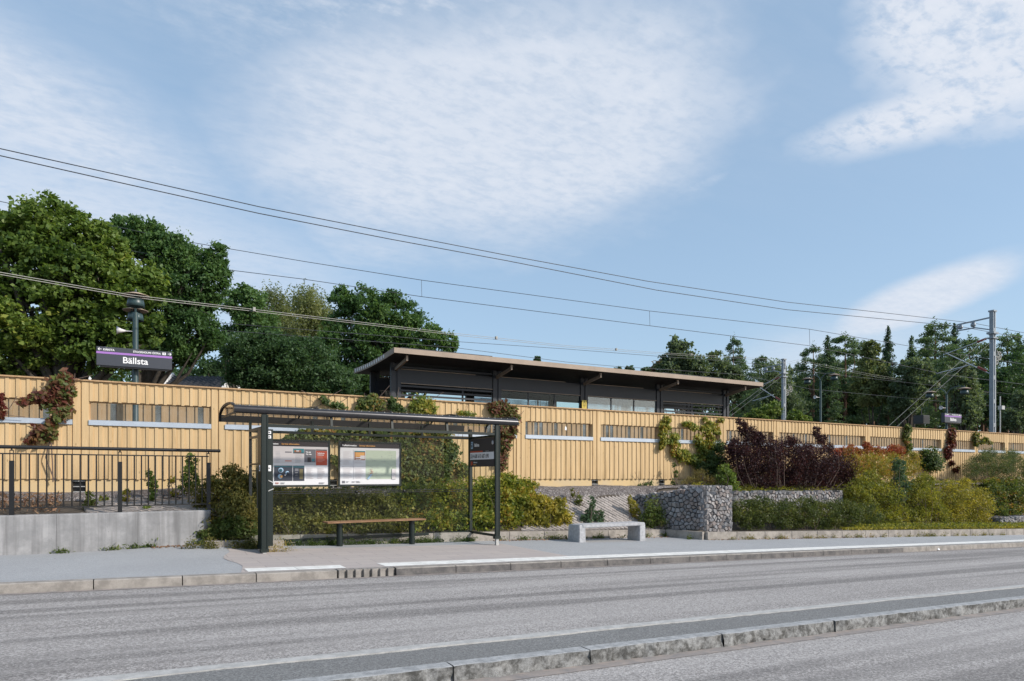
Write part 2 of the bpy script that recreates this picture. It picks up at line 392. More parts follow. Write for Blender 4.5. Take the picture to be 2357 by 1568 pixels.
# gravel and pavers
def gravel_mat():
    m = bpy.data.materials.new('gravel_stone'); m.use_nodes = True; nt = NT(m.node_tree)
    P = nt.n('ShaderNodeNewGeometry').outputs['Position']
    v = nt.n('ShaderNodeTexVoronoi', {'Vector': P, 'Scale': 32.0}); e = nt.n('ShaderNodeTexVoronoi', {'Vector': P, 'Scale': 32.0}, feature='DISTANCE_TO_EDGE').outputs[0]
    r = nt.n('ShaderNodeSeparateColor', {0: v.outputs['Color']}).outputs[0]
    c = nt.ramp(r, [(0, (.20, .17, .165)), (.5, (.33, .29, .285)), (1, (.52, .48, .46))])
    c = nt.mix(nt.mapr(e, .12, 0), c, (.04, .035, .03))
    b = nt.n('ShaderNodeBump', {'Strength': 1.0, 'Distance': .03, 'Height': nt.mapr(e, 0, .3)})
    bs = nt.n('ShaderNodeBsdfPrincipled', {'Base Color': c, 'Roughness': .9, 'Normal': b.outputs[0]}); nt.n('ShaderNodeOutputMaterial', {0: bs.outputs[0]})
    return m
M['gravel'] = gravel_mat()
def rand_stone_mat(name, cols, rough=.85):
    m = bpy.data.materials.new(name); m.use_nodes = True; nt = NT(m.node_tree)
    g = nt.n('ShaderNodeNewGeometry')
    c = nt.ramp(g.outputs['Random Per Island'], cols)
    n_ = nt.noise(g.outputs['Position'], 14, 5, .65)
    c = nt.mix(nt.math('MULTIPLY', nt.mapr(n_, .35, .7), .45), c, (.12, .11, .11))
    b = nt.n('ShaderNodeBump', {'Strength': .6, 'Distance': .01, 'Height': nt.noise(g.outputs['Position'], 40, 4, .6)})
    bs = nt.n('ShaderNodeBsdfPrincipled', {'Base Color': c, 'Roughness': rough, 'Normal': b.outputs[0]}); nt.n('ShaderNodeOutputMaterial', {0: bs.outputs[0]})
    return m
M['rock'] = rand_stone_mat('gabion_rock', [(0, (.16, .16, .17)), (.35, (.31, .31, .32)), (.6, (.27, .225, .205)), (.8, (.42, .41, .41)), (1, (.24, .185, .165))])
M['paver'] = rand_stone_mat('slope_paver', [(0, (.34, .295, .265)), (.5, (.40, .355, .325)), (1, (.28, .245, .22))])
M['litter'] = rand_stone_mat('dry_leaf', [(0, (.22, .10, .05)), (.5, (.30, .17, .08)), (1, (.16, .09, .05))])

# leaf materials
G = dict(
 maple=[(.1, (.022, .045, .012)), (.45, (.050, .085, .020)), (.75, (.085, .125, .030)), (1, (.19, .19, .045))],
 oak=[(.1, (.013, .030, .012)), (.5, (.026, .055, .020)), (.85, (.045, .080, .028)), (1, (.07, .11, .04))],
 birch=[(.1, (.035, .050, .022)), (.5, (.065, .085, .038)), (.9, (.11, .13, .060)), (1, (.16, .16, .08))],
 pine=[(.1, (.012, .024, .014)), (.5, (.024, .042, .022)), (.9, (.042, .062, .032)), (1, (.06, .08, .04))],
 spruce=[(.1, (.008, .018, .012)), (.5, (.016, .030, .018)), (1, (.032, .052, .028))],
 willow2=[(.1, (.035, .050, .022)), (.5, (.065, .085, .036)), (1, (.12, .14, .05))],
 willow=[(.1, (.028, .045, .028)), (.5, (.050, .075, .045)), (1, (.085, .115, .065))],
 lime=[(.1, (.055, .09, .025)), (.5, (.10, .145, .035)), (1, (.19, .21, .05))],
 dark=[(.1, (.012, .026, .012)), (.6, (.022, .045, .020)), (1, (.040, .065, .030))],
 hedge=[(.1, (.032, .048, .017)), (.5, (.062, .080, .025)), (.85, (.10, .105, .032)), (1, (.13, .11, .035))],
 hedge_brown=[(.1, (.055, .062, .02)), (.5, (.11, .108, .032)), (.8, (.18, .14, .04)), (1, (.20, .11, .035))],
 vine_red=[(.1, (.06, .012, .012)), (.45, (.13, .030, .022)), (.7, (.10, .060, .025)), (.85, (.06, .09, .02)), (1, (.22, .05, .05))],
 olive=[(.1, (.055, .062, .02)), (.45, (.11, .115, .03)), (.8, (.19, .17, .045)), (1, (.26, .20, .06))],
 vine_rg=[(.1, (.05, .016, .014)), (.32, (.11, .035, .024)), (.5, (.12, .065, .03)), (.66, (.06, .085, .022)), (.82, (.10, .12, .03)), (1, (.20, .06, .05))],
 vine_mix=[(.1, (.035, .055, .018)), (.4, (.06, .085, .022)), (.62, (.11, .125, .03)), (.8, (.19, .12, .03)), (1, (.20, .045, .025))],
 vine_yel=[(.1, (.05, .08, .018)), (.4, (.11, .14, .025)), (.7, (.24, .22, .035)), (.9, (.25, .13, .03)), (1, (.2, .05, .03))],
 vine_grn=[(.1, (.025, .045, .015)), (.5, (.05, .08, .022)), (.85, (.09, .115, .03)), (1, (.17, .13, .03))],
 purple=[(.1, (.018, .011, .013)), (.5, (.040, .018, .023)), (.85, (.066, .025, .031)), (1, (.10, .036, .04))],
 sumac=[(.1, (.08, .10, .02)), (.4, (.17, .17, .03)), (.7, (.26, .17, .04)), (.88, (.30, .09, .04)), (1, (.24, .03, .03))],
 sumac_red=[(.1, (.10, .10, .03)), (.35, (.25, .12, .04)), (.65, (.28, .06, .04)), (1, (.16, .02, .03))],
 ygreen=[(.1, (.060, .076, .018)), (.4, (.112, .124, .024)), (.75, (.205, .19, .03)), (1, (.33, .25, .04))],
 ybright=[(.1, (.075, .085, .02)), (.4, (.16, .15, .028)), (.8, (.30, .245, .04)), (1, (.38, .26, .055))],
 bluegrn=[(.1, (.03, .05, .03)), (.6, (.06, .10, .055)), (1, (.10, .15, .08))],
 grass=[(.1, (.08, .08, .03)), (.5, (.17, .14, .055)), (1, (.30, .23, .10))],
 weed=[(.1, (.035, .055, .015)), (.6, (.08, .11, .03)), (1, (.16, .13, .05))],
 gold=[(.1, (.10, .10, .03)), (.5, (.22, .18, .06)), (1, (.34, .25, .10))],
)
L = {k: leaf_mat('leaf_' + k, v, scale=(.35 if k in ('maple', 'oak', 'pine', 'dark', 'birch', 'spruce', 'willow') else 2.2)) for k, v in G.items()}

def leaves(rng, C, size, aspect=.55, up=.25, N=None, jit=.35):
    n = len(C); v = rng.normal(size=(n, 3))
    if N is not None: v = v * (1 - up) + N * up * 2.0
    else: v[:, 2] += up * 2
    v /= np.linalg.norm(v, axis=1)[:, None] + 1e-9
    a = rng.normal(size=(n, 3)); a -= v * (a * v).sum(1)[:, None]; a /= np.linalg.norm(a, axis=1)[:, None] + 1e-9
    b = np.cross(v, a); s = size * (1 + jit * rng.normal(size=n)).clip(.4, 2)[:, None]
    a = a * s; b = b * s * aspect
    V = np.stack([C - a * .5, C + b * .5 - a * .05, C + a * .5, C - b * .5 - a * .05], axis=1)
    return V.reshape(-1, 3)

def cluster_pts(rng, lobes, n, k=40, cr=.28, shell=.55, flat=.8, gain=1.25, loose=.22):
    """lobes (cx,cy,cz,rx,ry,rz); leaves gather in k clumps per lobe"""
    lobes = np.array(lobes, float); vol = (lobes[:, 3] * lobes[:, 4] * lobes[:, 5]) ** (2 / 3.); vol /= vol.sum()
    out = []
    for lb, w in zip(lobes, vol):
        m = max(8, int(n * w)); kk = max(4, int(k))
        d = rng.normal(size=(kk, 3)); d /= np.linalg.norm(d, axis=1)[:, None]
        r = shell + (1 - shell) * rng.random(kk) ** .7
        cc = lb[:3] + d * r[:, None] * lb[3:6] * (1 - cr * .6)
        wgt = .4 + rng.random(kk); idx = rng.choice(kk, m, p=wgt / wgt.sum()); rad = cr * gain * (lb[3] * lb[4] * lb[5]) ** (1 / 3.) * (.55 + .9 * rng.random(kk))
        e = np.clip(rng.normal(size=(m, 3)), -2.0, 2.0) * .50
        e[:, 2] *= flat
        sp = cc[idx] + e * rad[idx][:, None]
        # a share of the leaves fills the volume loosely so that no clump stands alone
        g = rng.random(m) < loose
        dd = rng.normal(size=(m, 3)); dd /= np.linalg.norm(dd, axis=1)[:, None]
        sp[g] = (lb[:3] + dd * (rng.random(m) ** .4)[:, None] * lb[3:6])[g]
        out.append(sp)
    return np.concatenate(out)

def lobes_d(px, yc, depth=1.0):   # lobes given in picture units at camera distance yc -> world ellipsoids
    out = []
    for l in px:
        x, y, rx, ry = l[:4]; dd = l[4] if len(l) > 4 else 0
        c = at_d(x, y, yc + dd); sc = (yc + dd) / F
        out.append((c.x, c.y, c.z, rx * sc, rx * sc * depth, ry * sc))
    return out
def lobes_t(px, t, depth=.8):
    out = []
    for l in px:
        x, y, rx, ry = l[:4]; tt = l[4] if len(l) > 4 else t
        c = at_t(x, y, tt); yc = c.x * math.sin(TH) + c.y * math.cos(TH); sc = yc / F
        out.append((c.x, c.y, c.z, rx * sc / .8, min(rx, ry) * sc * depth, ry * sc))
    return out

exec_seed = [100]
def rng_next():
    exec_seed[0] += 1; return np.random.default_rng(exec_seed[0])

def limbs(mb, base, tips, r0, rng, bend=.15):
    for tp in tips:
        p = Vector(base); q = Vector(tp); m_ = p.lerp(q, .5) + Vector(rng.normal(size=3)) * (q - p).length * bend * .4 + Vector((0, 0, (q - p).length * .06))
        mb.tube([p, p.lerp(m_, .55), m_, q], [r0, r0 * .8, r0 * .55, r0 * .15], 5, False)

def broadleaf(name, lobes, n, size, lm, label, cat, trunk_xy=None, z0=1.2, r=.22, bark='bark', k=40, cr=.3, shell=.5, flat=.75, group=None, aspect=.6, up=.3, ntips=14):
    rng = rng_next()
    lb = np.array(lobes); cen = lb[:, :3].mean(0)
    bx, by = trunk_xy or (cen[0], cen[1]); root = empty(name, (bx, by, z0))
    off = np.array([bx, by, z0])
    C = cluster_pts(rng, lobes, n, int(k * 1.8), cr * .80, shell, flat, 1.0, .05)
    np_mesh('crown', leaves(rng, C, size, aspect, up) - off, 4, lm, root)
    mb = MB(); top = cen[2]; zb = min(l[2] - l[5] for l in lobes)
    h1 = z0 + max((top - z0) * .35, .5)
    mb.tube([(0, 0, 0), (.05 * r, 0, (h1 - z0) * .5), (0, 0, h1 - z0), (cen[0] - bx, cen[1] - by, top - z0), (cen[0] - bx, cen[1] - by, top - z0 + lb[:, 5].mean() * .5)], [r * 1.25, r, r * .9, r * .5, r * .1], 8)
    tips = C[rng.integers(0, len(C), ntips)] - off
    limbs(mb, (0, 0, h1 - z0), tips, r * .45, rng)
    limbs(mb, (cen[0] - bx, cen[1] - by, (top - z0) * .9), C[rng.integers(0, len(C), ntips)] - off, r * .3, rng)
    mb.build('trunk', M[bark], root)
    tag(root, label, cat, group)
    return root

# ================================================================ SETTING
def sheet(name, s0, s1, t0, t1, zf, m, ns=40, nt_=6, kind='structure', xs=None, ys=None):
    xs = xs or [s0 + (s1 - s0) * i / ns for i in range(ns + 1)]; ys = ys or [t0 + (t1 - t0) * j / nt_ for j in range(nt_ + 1)]
    mb = MB(); n = len(xs)
    vs = [(x, y, zf(x, y)) for y in ys for x in xs]
    fs = [(j * n + i, j * n + i + 1, (j + 1) * n + i + 1, (j + 1) * n + i) for j in range(len(ys) - 1) for i in range(n - 1)]
    mb.add(vs, fs, True); o = mb.build(name, m, recalc=False)
    if kind: o['kind'] = kind
    return o
def gfar(s):   # road falls to the right, then levels out
    return gz(max(-30, min(s, 70)))
# ground sheet to the horizon (below everything)
sheet('ground', -1500, 1500, -1500, 1500, lambda x, y: -3.2, M['soil'], 12, 12)
def terr(x, y):   # terrain behind the fence, up to the wood
    if y < 16.6: return 1.05
    return 1.15
sheet('terrain', -150, 220, 16.45, 240, terr, M['soil'], 40, 30)
sheet('road', -60, 120, -14, 9.97, lambda x, y: gfar(x) - .12, M['road'], 60, 8)
SP = lambda x, y: (pz(x, y) if -8 < x < 30 else gfar(x))
def walk_h(x, y): return SP(x, y)
xs = [-60, -40, -25, -15] + [-8 + .5 * i for i in range(60)] + [24, 30, 40, 55, 75, 120]
sheet('pavement', 0, 0, 0, 0, lambda x, y: walk_h(x, y) - .004, M['walk'], xs=xs, ys=[10.10 + .25 * j for j in range(22)])

# paving slabs of the bus stop (warm grey field with joints)
def slab_mat():
    m = bpy.data.materials.new('stop_slab'); m.use_nodes = True; nt = NT(m.node_tree)
    P = nt.n('ShaderNodeNewGeometry').outputs['Position']
    br = nt.n('ShaderNodeTexBrick', {'Vector': P, 'Color1': (.44, .385, .355, 1), 'Color2': (.40, .35, .33, 1), 'Mortar': (.25, .215, .20, 1), 'Scale': 1.0, 'Mortar Size': .006, 'Brick Width': .70, 'Row Height': .35}, offset=.5)
    c = nt.mix(nt.math('MULTIPLY', nt.mapr(nt.noise(P, 2.0, 6, .65), .35, .7), .4), br.outputs['Color'], (.36, .33, .32))
    c = nt.mix(nt.math('MULTIPLY', nt.mapr(nt.noise(P, 190, 3, .7), .45, .7), .3), c, (.25, .23, .22))
    bs = nt.n('ShaderNodeBsdfPrincipled', {'Base Color': c, 'Roughness': .85}); nt.n('ShaderNodeOutputMaterial', {0: bs.outputs[0]})
    return m
M['slab'] = slab_mat()
def left_edge(t): return 1.38 + .07 * math.sin(t * 3)
mb = MB(); ys = [10.13 + (13.3 - 10.13) * j / 8 for j in range(9)]; rows = []
for t in ys:
    a = left_edge(t) if t < 12.9 else 1.5; rows.append([(a + (7.15 - a) * i / 12, t) for i in range(13)])
vs = [(x, y, walk_h(x, y)) for r in rows for x, y in r]
fs = [(j * 13 + i, j * 13 + i + 1, (j + 1) * 13 + i + 1, (j + 1) * 13 + i) for j in range(8) for i in range(12)]
mb.add(vs, fs, True); o = mb.build('stop_paving', M['slab'], recalc=False); o['kind'] = 'structure'
# tactile white strip
for nm, a, b in (('white_strip', 1.42, 2.85), ('white_strip', 3.42, 70)):
    xs2 = [a + min(.7 * i, b - a) for i in range(int((b - a) / .7) + 2)]
    mb = MB()
    for i in range(len(xs2) - 1):
        x0, x1 = xs2[i], xs2[i + 1]
        if x1 - x0 < .05: continue
        mb.add([(x0 + .003, 10.17, gz(x0) + .004), (x1 - .003, 10.17, gz(x1) + .004), (x1 - .003, 10.62 if a > 3 else 10.56, gz(x1) + .004), (x0 + .003, 10.62 if a > 3 else 10.56, gz(x0) + .004)], [(0, 1, 2, 3)])
    o = mb.build(nm, M['white'], recalc=False); o['kind'] = 'structure'
# far kerb: stones end to end
def kerb_run(name, stones, y0, y1, m, depth=.34, topf=None, rough=0.0, top_m=None, seed=3):
    rg = np.random.default_rng(seed); mb = MB(); mt = MB()
    def sn(n_, m_):
        a_ = rg.normal(size=(n_ + 6, m_ + 4)); k_ = np.array([.2, .6, 1, .6, .2]); k_ /= k_.sum()
        a_ = np.apply_along_axis(lambda v: np.convolve(v, k_, 'same'), 0, a_); return a_[3:3 + n_, 2:2 + m_] * .9
    for (a, b) in stones:
        n = max(2, int((b - a) / .035)) if rough else 2
        xs_ = [a + .006 + (b - a - .012) * i / (n - 1) for i in range(n)]
        nz = 7 if rough else 2
        nn_ = sn(n, nz)
        vs = []; fs = []
        for i, x in enumerate(xs_):
            zt = topf(x) 
            for k in range(nz):
                q = k / (nz - 1); zz = zt - .012 * (1 if not rough else .3) - q * (depth)
                yy = y0 + (rough * nn_[i, k] * (.5 if k else .28) if rough else 0)
                vs.append((x, yy - .012 * q, zz))
        for i in range(n - 1):
            for k in range(nz - 1): fs.append((i * nz + k, i * nz + k + 1, (i + 1) * nz + k + 1, (i + 1) * nz + k))
        mb.add(vs, fs, bool(rough))
        # chamfer + top
        tv = []
        for i, x in enumerate(xs_):
            f0 = vs[i * nz]; zt = topf(x)
            tv += [(x, f0[1], f0[2]), (x, f0[1] + .012, zt), (x, y1, zt), (x, y1, zt - depth)]
        tf = []
        for i in range(n - 1):
            for k in range(3): tf.append((i * 4 + k, (i + 1) * 4 + k, (i + 1) * 4 + k + 1, i * 4 + k + 1))
        mt.add(tv, tf)
        e = (n - 1)
        for i in (0, e):
            x = xs_[i]; ff = vs[i * nz]; fl = vs[i * nz + nz - 1]
            mb.add([(x, ff[1], ff[2]), (x, y1, ff[2]), (x, y1, fl[2]), (x, fl[1], fl[2])], [(0, 1, 2, 3)])
    o = mb.build(name, m, recalc=False); o['kind'] = 'structure'
    o2 = mt.build(name + '_top', top_m or m, recalc=False); o2['kind'] = 'structure'
def fk_top(x):   # kerb lowered a little left of the shelter
    d = 0
    
    return gfar(x) - d
st = [(-30 + 1.02 * i, -30 + 1.02 * (i + 1)) for i in range(29)] + [(-.42, .58), (.58, 1.5)]
kerb_run('kerb', st, 9.97, 10.13, M['kerb'], topf=fk_top)
kerb_run('kerb', [(1.5, 2.62)], 9.96, 10.13, M['kerb'], topf=gfar)
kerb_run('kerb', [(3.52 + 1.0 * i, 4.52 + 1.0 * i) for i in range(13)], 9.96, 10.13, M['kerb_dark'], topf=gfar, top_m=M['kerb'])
kerb_run('kerb', [(16.52 + 1.0 * i, 17.52 + 1.0 * i) for i in range(86)], 9.96, 10.13, M['kerb'], topf=gfar)
# notched concrete kerb stone with vertical grooves
mb = MB()
x = 2.64
while x < 3.50:
    z = gz(x); mb.box(x, min(x + .085, 3.5), 9.955, 10.13, z - .33, z - .002)
    mb.box(x + .085, min(x + .125, 3.51), 10.0, 10.13, z - .33, z - .004); x += .125
o = mb.build('grooved_kerb', M['kerb'], bevel=.006); o['kind'] = 'structure'
# sandy gutter line
sheet('gutter_dirt', -8, 60, 9.86, 9.955, lambda x, y: gz(x) - .116, mat('gutter_grit', (.33, .28, .25), .95, col2=(.20, .19, .19), vscale=9), 80, 1)
# central island
sheet('island', -30, 90, 4.60, 5.12, lambda x, y: gfar(x) - .005 + .006 * math.sin(x * .7 + y * 3) * .4, M['island'], 240, 3)
def isl(x): return gfar(x) - .002
bounds = [-12 + 1.55 * i for i in range(9)] + [2.02, 3.22, 4.70, 6.28, 8.3, 10.3] + [12 + 1.8 * i for i in range(40)]
kerb_run('island_kerb', list(zip(bounds[:-1], bounds[1:])), 4.50, 4.625, M['granite'], depth=.30, topf=isl, rough=.055, top_m=M['granite_top'])
# far kerb of the island, seen on its top face with a worn edge
rg = np.random.default_rng(8); mb = MB(); vs = []
xs_ = [-30 + .05 * i for i in range(2400)]; w0 = np.convolve(rg.normal(size=2420), np.ones(9) / 9, 'same') * .022
for i, x in enumerate(xs_):
    z = gfar(x) + .004; vs += [(x, 5.065 + w0[i], z - .06), (x, 5.065 + w0[i], z), (x, 5.185 + w0[i + 9] * .5, z), (x, 5.195, z - .2)]
mb.add(vs, [(i * 4 + k, i * 4 + 4 + k, i * 4 + 5 + k, i * 4 + 1 + k) for i in range(len(xs_) - 1) for k in (0, 1, 2)])
o = mb.build('island_kerb_far', concrete_mat('granite_pale', (.50, .49, .475), (.38, .375, .365), False, 10, spk=.3), recalc=False); o['kind'] = 'structure'
# joints + dirt at the near kerb foot
sheet('gutter_dirt', -5, 40, 4.36, 4.505, lambda x, y: gz(x) - .116, bpy.data.materials['gutter_grit'], 60, 1)

# embankment between edging and fence
def edge_t(s):
    if s < 2.2: return 13.42 + max(0, min(1, (s - 1.2) / 1.0)) * .70
    if s < 13.0: return 14.12
    return 13.0 - (s - 13.0) * .0718
def emb(s, t):
    e0 = edge_t(s); z0 = gz(s) + .17
    zz = .80 + max(0, min(1, (t - 13.9) / 1.9)) * .32
    if s < 1.25: return zz
    top = 1.12
    a = e0 + .12 if s < 13.2 else 13.9
    b = 15.55 if s < 13.2 else 15.2
    u = max(0, min(1, (t - a) / (b - a)))
    u = u * u * (3 - 2 * u) * .25 + u * .75
    zr = z0 + (top - z0) * u + .02 * math.sin(s * 5 + t * 3) * (u > .98)
    w = max(0, min(1, (s - 1.25) / 1.2)); return zz * (1 - w) + zr * w
mb = MB(); xs_ = [1.25 + .1 * i for i in range(16)] + [2.9 + .3 * i for i in range(116)] + [40, 50, 60]; nn = 10; vs = []
for x in xs_:
    e = edge_t(x) + .03
    for j in range(nn + 1):
        t = e + (16.30 - e) * j / nn; vs.append((x, t, emb(x, t)))
mb.add(vs, [(i * (nn + 1) + j, (i + 1) * (nn + 1) + j, (i + 1) * (nn + 1) + j + 1, i * (nn + 1) + j + 1) for i in range(len(xs_) - 1) for j in range(nn)], True)
o = mb.build('embankment', M['soil'], recalc=False); o['kind'] = 'structure'
mb = MB(); xs_ = [-12 + 13.25 * i / 45 for i in range(46)]; vs = []
for x in xs_:
    for j in range(7):
        a_ = 13.45 + (x + 1.84) * .087 + .2; t = a_ + (16.30 - a_) * j / 6; vs.append((x, t, emb(-1, t)))
mb.add(vs, [(i * 7 + j, (i + 1) * 7 + j, (i + 1) * 7 + j + 1, i * 7 + j + 1) for i in range(len(xs_) - 1) for j in range(6)], True)
o = mb.build('planting_bed', M['soil'], recalc=False); o['kind'] = 'structure'
# gravel strip along the fence foot
rg = rng_next(); mb = MB(); vs = []; xs_ = [-10 + .12 * i for i in range(640)]; nj = 9
for x in xs_:
    for j in range(nj):
        t = 15.22 + (16.29 - 15.22) * j / (nj - 1)
        base = emb(x, t) if x > 1.6 else emb(-1, t)
        zc = base + .045 + .03 * math.sin(x * 1.7) * (j / nj) + (.02 + .015 * math.sin(x * .9)) + rg.random() * .022
        if j == 0: zc -= .06
        vs.append((x, t + .05 * math.sin(x * 2.3) * (j < 3), zc))
mb.add(vs, [(i * nj + j, (i + 1) * nj + j, (i + 1) * nj + j + 1, i * nj + j + 1) for i in range(len(xs_) - 1) for j in range(nj - 1)], False)
o = mb.build('gravel_strip', M['gravel'], recalc=False); o['kind'] = 'structure'
# slope paving: small setts laid in diagonal rows
rg = rng_next(); C_ = []; V = []
def slope_point(s, q):      # q 0..1 up the slope
    t = 14.26 + (15.50 - 14.26) * q; return Vector((s, t, emb(s, t) + .035))
for (sa, sb, ta, tb, zf) in ((8.2, 12.9, 14.27, 15.28, lambda s, t: emb(s, t)), (-.8, 1.2, 13.95, 15.4, lambda s, t: emb(-1, t))):
    dx, dy = .80, -.60; wl_, ww_ = .20, .088; R_ = int((sb - sa + 3) / ww_)
    for i in range(-R_, R_):
        for j in range(-R_, R_):
            u = (j + .5 * (i % 2)) * wl_; v = i * ww_
            x = sa + u * dx - v * dy; y = ta + u * dy + v * dx
            if x < sa or x > sb or y < ta or y > tb: continue
            jj = rg.normal() * .006; q = []
            for a_, b_ in ((0, 0), (wl_ * .96, 0), (wl_ * .96, ww_ * .70), (0, ww_ * .70)):
                q.append((x + a_ * dx - b_ * dy, y + a_ * dy + b_ * dx))
            top = [(a_, b_, zf(a_, min(b_, 15.6)) + .045 + jj) for a_, b_ in q]; bot = [(a_, b_, c_ - .06) for a_, b_, c_ in top]; V.append((top, bot))
mb = MB()
for top, bot in V: mb.add(top + bot, [(0, 1, 2, 3), (0, 4, 5, 1), (1, 5, 6, 2), (2, 6, 7, 3), (3, 7, 4, 0)])
o = mb.build('slope_paving', M['paver'], recalc=False); o['kind'] = 'structure'

# edging: low concrete border walls
def edging(name, pts, label, h=.20, w=.11):
    mb = MB()
    for (a, b) in zip(pts[:-1], pts[1:]):
        L_ = math.hypot(b[0] - a[0], b[1] - a[1]); n = max(1, int(L_ / 1.0 + .5))
        for i in range(n):
            p = [a[k] + (b[k] - a[k]) * i / n for k in (0, 1)]; q = [a[k] + (b[k] - a[k]) * (i + 1) / n for k in (0, 1)]
            d = ((b[0] - a[0]) / L_, (b[1] - a[1]) / L_); nx, ny = -d[1] * w, d[0] * w
            p = [p[0] + d[0] * .004, p[1] + d[1] * .004]; q = [q[0] - d[0] * .004, q[1] - d[1] * .004]
            z0, z1 = gz(p[0]), gz(q[0])
            vs = [(p[0], p[1], z0 - .15), (q[0], q[1], z1 - .15), (q[0] + nx, q[1] + ny, z1 - .15), (p[0] + nx, p[1] + ny, z0 - .15),
                  (p[0], p[1], z0 + h), (q[0], q[1], z1 + h), (q[0] + nx, q[1] + ny, z1 + h), (p[0] + nx, p[1] + ny, z0 + h)]
            mb.add(vs, [(0, 3, 2, 1), (4, 5, 6, 7), (0, 1, 5, 4), (1, 2, 6, 5), (2, 3, 7, 6), (3, 0, 4, 7)])
    o = mb.build(name, M['edging'], bevel=.006); tag(o, label, 'border wall'); return o
edging('edging_wall', [(2.0, 14.12), (12.62, 14.12), (12.92, 13.06)], 'low stained concrete border wall behind the bus shelter and the concrete bench')
edging('edging_wall', [(13.04, 13.0), (26.93, 12.0), (60, 9.9)], 'long low concrete border wall in front of the green hedge and gabion')
edging('edging_wall', [(1.14, 13.38), (2.5, 13.28)], 'short mossy border stone under the brown bush left of the shelter', .17, .12)

# ---------------------------------------------------------------- concrete retaining wall + railing at left
wall = empty('retaining_wall', (0, 0, 0))
def wl(s): return 13.45 + (s + 1.84) * .087
mb = MB()
pa, pb = (-7.0, wl(-7.0)), (1.27, wl(1.27))
for k in range(7):
    x0 = -7.0 + 8.27 * k / 7; x1 = -7.0 + 8.27 * (k + 1) / 7
    vs = []
    for x in (x0 + .002, x1 - .002):
        y = wl(x); vs += [(x, y, -.3), (x, y, .845), (x, y + .015, .862), (x, y + .24, .862), (x, y + .24, -.3)]
    mb.add(vs, [(0, 1, 6, 5), (1, 2, 7, 6), (2, 3, 8, 7), (3, 4, 9, 8), (0, 4, 3, 2, 1), (5, 6, 7, 8, 9)])
mb.build('wall_face', M['wall_conc'], wall)
tag(wall, 'board marked grey concrete retaining wall under the black railing', 'retaining wall')
rail = empty('railing', (1.2, wl(1.2) + .1, .862)); ro = Vector(rail.location)
def rp(s, z): return Vector((s, wl(s) + .10, z)) - ro
mb = MB(); mb.tube([rp(-7, 1.963), rp(1.43, 1.963)], .03, 10); mb.lathe(rp(1.43, 1.963), [(0, -.02), (.028, -.015), (.028, .015), (0, .02)], 10, Matrix.Rotation(R(90), 4, 'Y').to_3x3()); mb.build('handrail', M['black'], rail)
mb = MB(); mb.bar(rp(-7, 1.855), rp(1.24, 1.855), .04, .02); mb.build('top_rail', M['black'], rail)
mb = MB(); mb.bar(rp(-7, .975), rp(1.24, .975), .04, .02); mb.build('bottom_rail', M['black'], rail)
posts = [-6.3, -4.75, -3.2, -1.70, -.185, 1.24]
for s in posts:
    mb = MB(); c = rp(s, 0); mb.box(c.x - .034, c.x + .034, c.y - .02, c.y + .02, -.0, .88)
    for dx in (-.027, .019): mb.box(c.x + dx, c.x + dx + .008, c.y - .02, c.y + .02, .88, 1.04)
    mb.box(c.x - .027, c.x + .027, c.y - .02, c.y + .02, 1.04, 1.055); mb.tube([(c.x, c.y, 1.055), (c.x, c.y, 1.085)], .012, 6)
    mb.build('post', M['black'], rail)
for a, b in zip(posts[:-1], posts[1:]):
    for k in range(1, 13):
        s = a + (b - a) * k / 13; mb = MB(); p = rp(s, .983); q = rp(s, 1.847); mb.tube([p, q], .0115, 6, False); mb.build('baluster', M['black'], rail)
tag(rail, 'black steel railing with a round handrail on top of the concrete wall', 'railing')

# ---------------------------------------------------------------- timber fence
FT = 16.26; BAY = 2.556; S0 = -.759; WW = 2.27
ZT, ZWT, ZST, ZSB, ZB = 3.41, 3.015, 2.64, 2.525, 1.42
fence = empty('timber_fence', (S0, FT, 1.1)); fo = Vector(fence.location)
def fbz(s): return ZB - .0022 * s
bd = MB(); bt = MB(); N0, N1 = -3, 26
def fbox(mb, a, b, y0, y1, z0, z1): mb.box(a - fo.x, b - fo.x, y0 - fo.y, y1 - fo.y, z0 - fo.z, z1 - fo.z)
rgf = random.Random(4)
P15 = BAY / 15
for n in range(N0, N1):
    s = S0 + n * BAY
    zb = fbz(s)
    fbox(bd, s, s + WW, FT, FT + .04, ZWT, ZT); fbox(bd, s, s + WW, FT, FT + .04, zb + .012, ZSB)
    fbox(bd, s + WW, s + BAY, FT + .002, FT + .042, zb + .012, ZT)
    for k in range(14):
        x = s + k * P15 * .985 + .004; w = .062 + rgf.uniform(-.004, .004); j = rgf.uniform(-.006, .006)
        fbox(bt, x, x + w, FT - .019, FT, ZWT - .012 + j, ZT - .01)
        fbox(bt, x, x + w, FT - .019, FT, zb + j, ZSB - .003)
    # two broad boards of the pier
    fbox(bt, s + WW + .008, s + WW + .128, FT - .021, FT + .002, zb - .004, ZT - .01)
    fbox(bt, s + WW + .158, s + BAY - .005, FT - .021, FT + .002, zb - .004, ZT - .01)
bd.build('boards', M['wood'], fence); bt.build('cover_strips', M['wood'], fence)
mb = MB()
for n in range(N0, N1): fbox(mb, S0 + n * BAY + .003, S0 + (n + 1) * BAY, FT - .055, FT + .11, ZT, ZT + .028)
mb.build('capping', M['wood_cap'], fence)
mb = MB(); vents = []
for n in range(N0, N1):
    s = S0 + n * BAY
    fbox(mb, s - .25 + .19 + .0, s + WW - .0, FT + .03, FT + .12, .7, fbz(s) + .010)
    vents.append(s + WW)
mb.build('plinth', M['plinth'], fence)
